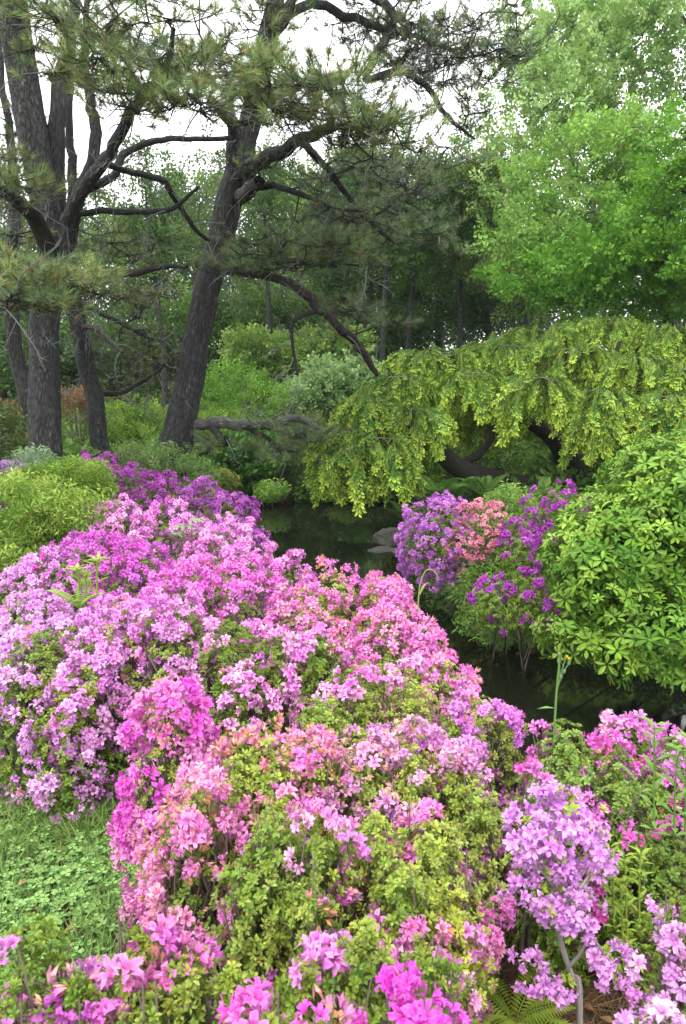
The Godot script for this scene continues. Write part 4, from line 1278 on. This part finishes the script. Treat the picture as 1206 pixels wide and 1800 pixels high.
	azalea("deep violet azalea beside the large leafy one on the right bank", [[985, 858, 0.92, 44, 0.25, 0.6], [930, 905, 0.7, 40, 0.2, 0.3], [950, 945, 0.6, 60, 0.2, 0.25], [920, 1000, 0.44, 46, 0.2, 0.05], [870, 1030, 0.34, 40, 0.2, 0.1], [930, 1040, 0.32, 50, 0.2, 0.05]], 0.55, violet, Color(0.14, 0.25, 0.04), 0.022, 240, 0.0, 1.0, "azaleas on the right bank")
	shrub("narrow_leaved_shrub", "upright narrow-leaved green shrub behind the violet azalea", "shrub", [[892, 905, 6.9, 44, 40, 0.25], [850, 985, 6.3, 42, 50, 0.25], [865, 1045, 6.0, 55, 36, 0.2], [930, 1075, 5.6, 52, 34, 0.22], [880, 1090, 5.7, 54, 30, 0.22], [770, 985, 6.7, 40, 26, 0.2], [905, 970, 6.2, 36, 50, 0.2]], "lance", 0.12, Color(0.12, 0.24, 0.045), Color(0.25, 0.4, 0.09), 330, 0, "", 0.5, Vector3(1.5, 0.0, -6.5))
	for k in 4:
		fern(["fern arching at the foot of the hemlock's trunk", "fern between the hemlock and the purple azalea", "low fern at the shore behind the boulders", "fern beside the hemlock's second trunk"][k], [at(800, 880, 9.4), at(770, 880, 9.0), at(725, 930, 9.2), at(850, 880, 9.6)][k], 0.5, 9, Color(0.12, 0.24, 0.05))

	# ---------------------------------------------------------------- left of the azaleas
	shrub("yellow_green_shrub", "yellow-green lance-leaved shrub at the left edge behind the lilac azaleas", "shrub", [[60, 900, 5.1, 80, 50, 0.35], [-10, 910, 5.0, 70, 60, 0.4], [130, 905, 5.2, 45, 30, 0.25], [0, 1000, 4.6, 30, 60, 0.25], [60, 1000, 5.1, 80, 60, 0.35], [-20, 1040, 5.0, 60, 60, 0.35]], "lance", 0.105, Color(0.15, 0.28, 0.04), Color(0.36, 0.49, 0.1), 430)
	shrub("fine_green_shrub", "dense fine-leaved green shrub in front of the pine trunks", "shrub", [[115, 852, 6.2, 75, 30, 0.35], [165, 868, 6.2, 36, 20, 0.3]], "lance", 0.09, Color(0.12, 0.23, 0.03), Color(0.25, 0.39, 0.06), 700, 0, "", 1.6)
	shrub("silver_green_plant", "pale grey-green plant between the lilac bush and the pine", "plant", [[62, 822, 7.0, 34, 18, 0.2]], "lance", 0.12, Color(0.16, 0.26, 0.14), Color(0.24, 0.34, 0.18), 350)
	var orchid := [Color(0.74, 0.28, 0.68), Color(0.77, 0.37, 0.73), Color(0.7, 0.23, 0.66), Color(0.78, 0.4, 0.68)]
	var lilac := [Color(0.74, 0.38, 0.78), Color(0.78, 0.46, 0.8), Color(0.7, 0.31, 0.74)]
	var magenta := [Color(0.7, 0.13, 0.58), Color(0.74, 0.22, 0.62), Color(0.66, 0.1, 0.55), Color(0.76, 0.3, 0.6)]
	var plum := [Color(0.4, 0.08, 0.42), Color(0.46, 0.11, 0.5), Color(0.36, 0.07, 0.38)]
	var rose := [Color(0.72, 0.22, 0.56), Color(0.74, 0.3, 0.52), Color(0.7, 0.22, 0.62)]
	var dull := Color(0.15, 0.23, 0.04)
	var lime := Color(0.33, 0.41, 0.09)
	azalea("small mauve azalea at the left edge below the pine trunk", [[35, 812, 0.86, 36, 0.25], [5, 822, 0.8, 30, 0.25]], 0.95, [Color(0.38, 0.14, 0.5), Color(0.42, 0.2, 0.55)], dull, 0.024, 100, 0.0, 0.5)
	azalea("plum azalea row in front of the leaning pine", [[175, 806, 0.88, 42, 0.4], [230, 830, 0.8, 55, 0.45], [290, 850, 0.76, 55, 0.45]], 0.72, plum, dull, 0.024, 240, 0.05, 0.7)
	azalea("purple azalea reaching down to the left shore of the pond", [[350, 858, 0.72, 60, 0.5], [410, 880, 0.62, 42, 0.4], [430, 915, 0.45, 30, 0.35]], 0.95, [Color(0.42, 0.12, 0.48), Color(0.48, 0.16, 0.54), Color(0.36, 0.08, 0.4)], dull, 0.024, 260, 0.0, 0.6)
	azalea("bright orchid azalea mound between the plum row and the lilac bushes", [[300, 905, 0.8, 90, 0.4], [390, 935, 0.76, 75, 0.4], [210, 900, 0.8, 60, 0.35]], 1.05, orchid, dull, 0.022, 280, 0.0, 0.5)
	azalea("strong magenta azalea patch left of the palmate seedling", [[160, 955, 0.76, 80, 0.4], [240, 965, 0.78, 60, 0.35]], 1.05, [Color(0.62, 0.13, 0.58), Color(0.58, 0.1, 0.52), Color(0.6, 0.18, 0.62)], dull, 0.022, 260, 0.0, 0.5)
	azalea("pale lilac azalea at the left edge beside the yellow-green shrub", [[75, 985, 0.72, 65, 0.35], [60, 1060, 0.68, 60, 0.3]], 1.0, lilac, dull, 0.023, 280, 0.02, 0.5)
	azalea("orchid azalea crest above the pond's near bend", [[420, 985, 0.8, 95, 0.4], [340, 1010, 0.77, 90, 0.35], [500, 1005, 0.72, 60, 0.3]], 0.98, [Color(0.7, 0.2, 0.62), Color(0.68, 0.15, 0.58), Color(0.7, 0.28, 0.64)], dull, 0.022, 300, 0.06, 0.5)
	azalea("pink and salmon azalea on the ridge nearest the far water", [[590, 1015, 0.72, 80, 0.3], [670, 1025, 0.7, 60, 0.28], [540, 1050, 0.72, 70, 0.3]], 0.85, rose, lime, 0.022, 300, 0.25, 0.8)
	azalea("lilac azalea spilling low onto the lawn at left", [[90, 1110, 0.68, 90, 0.3], [60, 1195, 0.46, 66, 0.22], [125, 1215, 0.5, 56, 0.2], [40, 1140, 0.6, 50, 0.28]], 0.62, lilac, lime, 0.023, 300, 0.06, 0.8)
	azalea("large pale lilac azalea dome in the middle of the left slope", [[240, 1060, 0.76, 100, 0.35], [170, 1100, 0.7, 70, 0.3], [310, 1075, 0.76, 70, 0.3]], 0.98, [Color(0.72, 0.32, 0.7), Color(0.74, 0.38, 0.72), Color(0.68, 0.25, 0.66)], lime, 0.023, 300, 0.03, 0.6)
	azalea("half-bloomed orchid azalea with bare patches of leaves in the middle of the bank", [[400, 1100, 0.74, 80, 0.3], [480, 1120, 0.7, 80, 0.3], [560, 1120, 0.7, 60, 0.28], [420, 1200, 0.62, 70, 0.25]], 0.55, orchid, dull, 0.022, 280, 0.12, 1.0)
	azalea("orchid azalea along the water's edge above the pond channel", [[680, 1095, 0.7, 66, 0.28], [740, 1115, 0.66, 50, 0.25], [785, 1170, 0.62, 46, 0.22], [695, 1045, 0.68, 34, 0.2]], 0.9, rose, lime, 0.022, 300, 0.1, 0.7)
	azalea("mostly green azalea with scattered orchid trusses in the centre", [[640, 1190, 0.7, 80, 0.25], [560, 1230, 0.72, 70, 0.22], [720, 1200, 0.68, 70, 0.22]], 0.42, orchid, lime, 0.022, 260, 0.08, 1.0)
	azalea("orchid azalea tongue pointing at the dark water", [[840, 1232, 0.64, 60, 0.2], [888, 1245, 0.6, 30, 0.16], [800, 1265, 0.66, 55, 0.2]], 0.68, [Color(0.6, 0.2, 0.62), Color(0.62, 0.26, 0.6)], lime, 0.022, 260, 0.05, 0.9)
	azalea("small vivid magenta azalea above the lawn", [[300, 1205, 0.8, 62, 0.16], [280, 1270, 0.66, 62, 0.15], [330, 1260, 0.7, 50, 0.14]], 1.15, magenta, lime, 0.024, 300, 0.08, 0.4)
	azalea("faded salmon azalea facing the lawn below the vivid magenta one", [[340, 1385, 0.76, 75, 0.13], [300, 1450, 0.62, 60, 0.12], [320, 1530, 0.5, 60, 0.12]], 1.0, [Color(0.74, 0.28, 0.56), Color(0.76, 0.36, 0.52), Color(0.7, 0.24, 0.62)], lime, 0.018, 300, 0.45, 0.5)
	azalea("azalea of withered tan and pink flowers in the middle foreground", [[480, 1310, 0.78, 85, 0.2], [420, 1330, 0.76, 60, 0.16], [560, 1300, 0.76, 70, 0.18]], 0.75, rose, lime, 0.018, 300, 0.75, 0.9)
	azalea("azalea with pale pink trusses over light leaves right of the withered one", [[720, 1315, 0.74, 85, 0.2], [640, 1300, 0.75, 60, 0.18], [790, 1330, 0.7, 50, 0.18]], 0.6, [Color(0.66, 0.32, 0.62), Color(0.68, 0.36, 0.58)], lime, 0.018, 280, 0.25, 1.0)
	azalea("leafy azalea with single orchid trusses left of the foreground's centre", [[480, 1430, 0.76, 70, 0.14], [560, 1450, 0.76, 70, 0.14], [440, 1530, 0.68, 70, 0.13], [540, 1560, 0.7, 60, 0.12]], 0.5, orchid, lime, 0.018, 240, 0.25, 1.0)
	azalea("green azalea almost out of bloom right of the foreground's centre", [[760, 1440, 0.7, 90, 0.18], [700, 1530, 0.7, 70, 0.14], [830, 1380, 0.64, 60, 0.18], [660, 1430, 0.74, 50, 0.14]], 0.38, rose, lime, 0.018, 240, 0.2, 1.0)
	azalea("yellow-leaved azalea with hardly a flower at the lower middle", [[640, 1640, 0.72, 90, 0.12], [740, 1650, 0.68, 80, 0.12], [540, 1690, 0.68, 70, 0.1], [800, 1590, 0.6, 50, 0.12]], 0.16, orchid, Color(0.42, 0.47, 0.09), 0.024, 100, 0.1, 1.1)
	azalea("purple azalea in the lower left corner by the lawn", [[60, 1640, 0.74, 80, 0.12], [130, 1710, 0.72, 80, 0.1], [20, 1740, 0.72, 60, 0.1]], 0.62, [Color(0.55, 0.14, 0.52), Color(0.6, 0.2, 0.56)], lime, 0.024, 240, 0.15, 0.9)
	azalea("pink and lime azalea between the lower left corner and the middle", [[240, 1640, 0.72, 90, 0.12], [320, 1690, 0.68, 80, 0.12], [260, 1770, 0.68, 70, 0.1], [400, 1700, 0.66, 60, 0.1]], 0.34, [Color(0.58, 0.14, 0.5), Color(0.64, 0.2, 0.48)], Color(0.38, 0.45, 0.09), 0.024, 240, 0.2, 1.0)
	azalea("vivid magenta truss of azalea at the bottom edge of the middle", [[740, 1745, 0.8, 95, 0.075]], 1.3, [Color(0.66, 0.1, 0.56), Color(0.6, 0.07, 0.5)], lime, 0.02, 300, 0.0, 0.4)
	azalea("second magenta azalea at the bottom edge left of the larger truss", [[470, 1790, 0.8, 80, 0.06], [560, 1800, 0.78, 50, 0.06]], 0.8, magenta, lime, 0.024, 160, 0.1, 0.8)
	azalea("green azalea with pink trusses by the dark water at right", [[1000, 1290, 0.68, 70, 0.2], [1080, 1330, 0.64, 80, 0.2], [960, 1360, 0.64, 60, 0.18], [1150, 1360, 0.56, 70, 0.2]], 0.42, [Color(0.64, 0.2, 0.58), Color(0.66, 0.12, 0.5)], Color(0.22, 0.34, 0.08), 0.018, 260, 0.1, 1.0)
	azalea("orchid azalea in front of the dark water near the right edge", [[1110, 1268, 0.6, 60, 0.15], [1195, 1300, 0.62, 40, 0.15]], 0.9, orchid, dull, 0.022, 200, 0.05, 0.7)
	azalea("dull green azalea without flowers above the bare soil at right", [[1120, 1440, 0.48, 90, 0.2], [1010, 1430, 0.5, 70, 0.16], [1190, 1480, 0.45, 50, 0.16]], 0.12, orchid, Color(0.2, 0.32, 0.08), 0.018, 120, 0.1, 1.0)
	azalea("lilac azalea truss at the right edge over the pine needles", [[1192, 1590, 0.68, 28, 0.07], [1165, 1795, 0.7, 36, 0.05]], 0.9, lilac, dull, 0.018, 160, 0.0, 0.5)

	# ---------------------------------------------------------------- the tall lilac azalea with a visible stem, and the small plants
	var tall := thing("tall_azalea", "tall thin lilac azalea with a bare grey stem in the right foreground", "azalea", Vector3(at(1030, 1900, 1.75).x, 0.0, -1.75), "azaleas in bloom")
	limb([[1042, 2500, 1.72, 13], [1022, 1800, 1.7, 13], [1006, 1720, 1.7, 12], [984, 1650, 1.7, 10], [976, 1560, 1.72, 8], [960, 1480, 1.74, 6], [955, 1430, 1.75, 4]], tall, "stem", mats["pale_wood"], 10, 0.1)
	limb([[998, 1700, 1.7, 10], [1016, 1680, 1.68, 8], [1040, 1650, 1.66, 6], [1070, 1690, 1.66, 4]], tall, "stem", mats["pale_wood"], 8, 0.1)
	limb([[974, 1560, 1.72, 8], [950, 1530, 1.7, 6], [900, 1510, 1.7, 4]], tall, "stem", mats["pale_wood"], 8, 0.1)
	limb([[980, 1600, 1.7, 7], [1020, 1560, 1.68, 6], [1060, 1500, 1.7, 4]], tall, "stem", mats["pale_wood"], 8, 0.1)
	var picks := []
	var leaves := []
	for l in [[940, 1480, 1.72, 60, 55, 0.1, 46], [1000, 1440, 1.75, 50, 40, 0.1, 20], [985, 1410, 1.78, 40, 30, 0.08, 14], [1050, 1500, 1.7, 26, 40, 0.06, 10], [985, 1540, 1.7, 40, 30, 0.07, 12], [1010, 1610, 1.68, 48, 44, 0.07, 24], [1070, 1690, 1.66, 40, 40, 0.06, 16], [940, 1700, 1.68, 32, 30, 0.05, 9], [920, 1560, 1.7, 40, 16, 0.05, 7], [965, 1740, 1.66, 30, 20, 0.04, 6]]:
		var c := at(l[0], l[1], l[2])
		var r := Vector3(l[3] * 1.12 * l[2] / FOCAL, l[4] * 1.1 * l[2] / FOCAL, l[5])
		for k in int(l[6] * 0.72):
			var d := ball()
			var o := c + d * r * pow(rng.randf(), 0.4)
			for q in 3:
				var way := (d + Vector3(0, 0.1, 0.35) + ball() * 0.6).normalized()
				picks.append([aim(way, rnd(0, TAU), rnd(0.016, 0.022), o + ball() * 0.02 - tall.position), "flower%d" % (rng.randi() % 4), [Color(0.64, 0.3, 0.72), Color(0.7, 0.36, 0.75), Color(0.62, 0.26, 0.7)][rng.randi() % 3], 0.0])
			if k % 2 == 0:
				leaves.append([aim(d + Vector3.UP, rnd(0, TAU), rnd(0.016, 0.024), o + ball() * 0.04 - tall.position), "whorl%d" % (rng.randi() % 4), [Color(0.27, 0.36, 0.06), Color(0.33, 0.4, 0.07)][rng.randi() % 2], 0.0])
	deal("flower", "flowers", picks, 300, tall)
	deal("leaf_whorl", "leaves", leaves, 200, tall)

	# hawkweed with a yellow flower by the water
	var hawk := thing("hawkweed", "tall hawkweed stalk with a yellow flower and buds before the dark water", "wildflower", at(965, 1420, 2.3))
	limb([[965, 1420, 2.3, 5], [972, 1330, 2.3, 5], [978, 1230, 2.3, 4.5], [984, 1160, 2.3, 4], [986, 1150, 2.3, 3]], hawk, "stalk", petal_mat(Color(0.14, 0.26, 0.08)), 6, 0.0)
	for k in 5:
		var tip: Array = [[983, 1150], [994, 1158], [1000, 1166], [992, 1180], [986, 1190]][k]
		limb([[979 + k, 1215 - k * 4, 2.3, 3], [984 + k, 1190, 2.3, 3], [tip[0], tip[1], 2.29, 2.5]], hawk, "stalk", petal_mat(Color(0.16, 0.28, 0.1)), 5, 0.0)
		var bud := SphereMesh.new()
		bud.radius = 0.0045
		bud.height = 0.014
		bud.radial_segments = 10
		bud.rings = 6
		part("bud", bud, hawk, Transform3D(Basis.IDENTITY, at(tip[0], tip[1], 2.29) - hawk.position), petal_mat(Color(0.06, 0.1, 0.045)))
	var yb := Builder.new()
	for k in 26:
		var w := TAU * k / 26.0
		yb.leaf(Vector3.ZERO, Vector3(cos(w), rnd(0.3, 1.3), sin(w)).normalized(), Vector3.UP, 0.011, 0.004, 0.1, Color.WHITE, Color.WHITE)
	part("flower_head", yb.mesh(petal_mat(Color(0.8, 0.5, 0.02))), hawk, aim(Vector3(0.6, 0.8, 0.2), 0, 1.0, at(996, 1157, 2.285) - hawk.position))
	var lb := Builder.new()
	lb.leaf(at(978, 1245, 2.3) - hawk.position, Vector3(-1, 0.12, 0.1).normalized(), Vector3.UP, 0.06, 0.014, 0.1, Color.WHITE, Color.WHITE)
	part("leaf", lb.mesh(petal_mat(Color(0.16, 0.3, 0.1))), hawk)

	# nodding sedge over the water
	var sedge := thing("sedge", "thin nodding sedge stalk above the bank beside the channel", "grass stalk", at(738, 1080, 3.3))
	limb([[735, 1080, 3.3, 3], [738, 1030, 3.3, 2.5], [748, 1004, 3.3, 2.2], [762, 1003, 3.3, 2], [772, 1020, 3.3, 1.5]], sedge, "stalk", petal_mat(Color(0.25, 0.33, 0.1)), 5, 0.0)
	limb([[738, 1045, 3.3, 2.5], [744, 1032, 3.3, 5], [749, 1026, 3.3, 1.5]], sedge, "seed_head", petal_mat(Color(0.35, 0.38, 0.12)), 5, 0.0)

	# leafy upright stems
	for l in [["goldenrod", "tall light green leafy stems at the right edge by the water", [[1150, 1400, 1275], [1185, 1410, 1320], [1204, 1420, 1300]], 1.95, 0.06, Color(0.17, 0.31, 0.07)], ["spirea_seedling", "bright yellow-green seedling standing right of the tall lilac azalea", [[1080, 1570, 1490], [1102, 1600, 1505], [1124, 1580, 1500], [1095, 1640, 1550]], 1.75, 0.036, Color(0.27, 0.39, 0.06)], ["leafy_sprout", "yellow-green lance-leaved sprout poking out of the lilac azaleas", [[140, 1040, 1000], [150, 1045, 1010], [170, 1010, 985]], 3.7, 0.07, Color(0.3, 0.42, 0.08)]]:
		var first: Array = l[2][0]
		var plant := thing(l[0], l[1], "plant", at(first[0], first[1], l[3]))
		for s in l[2]:
			var lean := rnd(-12, 12)
			var way := limb([[s[0], s[1] + 60, l[3], 4], [s[0] + lean * 0.3, (s[1] + s[2]) * 0.5, l[3], 4], [s[0] + lean, s[2], l[3], 2]], plant, "stem", petal_mat((l[5] as Color) * 0.8), 5, 0.0)
			for k in way.size():
				for q in 2:
					var b := Builder.new()
					var w := k * 1.9 + q * PI
					b.leaf(Vector3.ZERO, Vector3(cos(w), rnd(0.3, 0.9), sin(w)).normalized(), Vector3.UP, l[4] * rnd(0.7, 1.1), l[4] * 0.27, 0.15, Color(0.9, 0.9, 0.9), Color.WHITE, 0.45)
					part("leaf", b.mesh(petal_mat(l[5])), plant, Transform3D(Basis.IDENTITY, way[k]))
	# palmate leaf standing over the orchid azaleas
	var palm := thing("palmate_plant", "grey-green palmate leaves standing above the orchid azaleas", "plant", at(335, 960, 5.0))
	for k in 4:
		var o := at([325, 350, 338, 310][k], [925, 935, 915, 940][k], 4.9) - palm.position
		var b := Builder.new()
		for q in 7:
			var w := -1.9 + 3.8 * q / 6.0 + k * 0.9
			b.leaf(o, Vector3(sin(w), 0.15, cos(w)).normalized(), Vector3.UP, 0.1 - 0.012 * absf(q - 3), 0.03, 0.25, Color.WHITE, Color.WHITE)
		part("leaf", b.mesh(petal_mat(Color(0.2, 0.32, 0.15))), palm)
		var st := Builder.new()
		st.tube(PackedVector3Array([Vector3(0, -0.3, 0), o * 0.5, o]), PackedFloat32Array([0.004, 0.003, 0.002]), 5, Color.WHITE, Color.WHITE)
		part("stalk", st.mesh(petal_mat(Color(0.2, 0.28, 0.12))), palm)
	fern("yellow-green fern fronds rising among the lilac azaleas at left", at(140, 1070, 3.65), 0.2, 4, Color(0.26, 0.4, 0.07), 0.5)
	fern("fern at the left edge below the lilac azaleas", at(15, 1230, 3.5), 0.4, 8, Color(0.17, 0.36, 0.06), 0.9)
	fern("small fern at the bottom edge right of the magenta truss", at(905, 1800, 1.9), 0.22, 7, Color(0.26, 0.36, 0.05), 1.0)
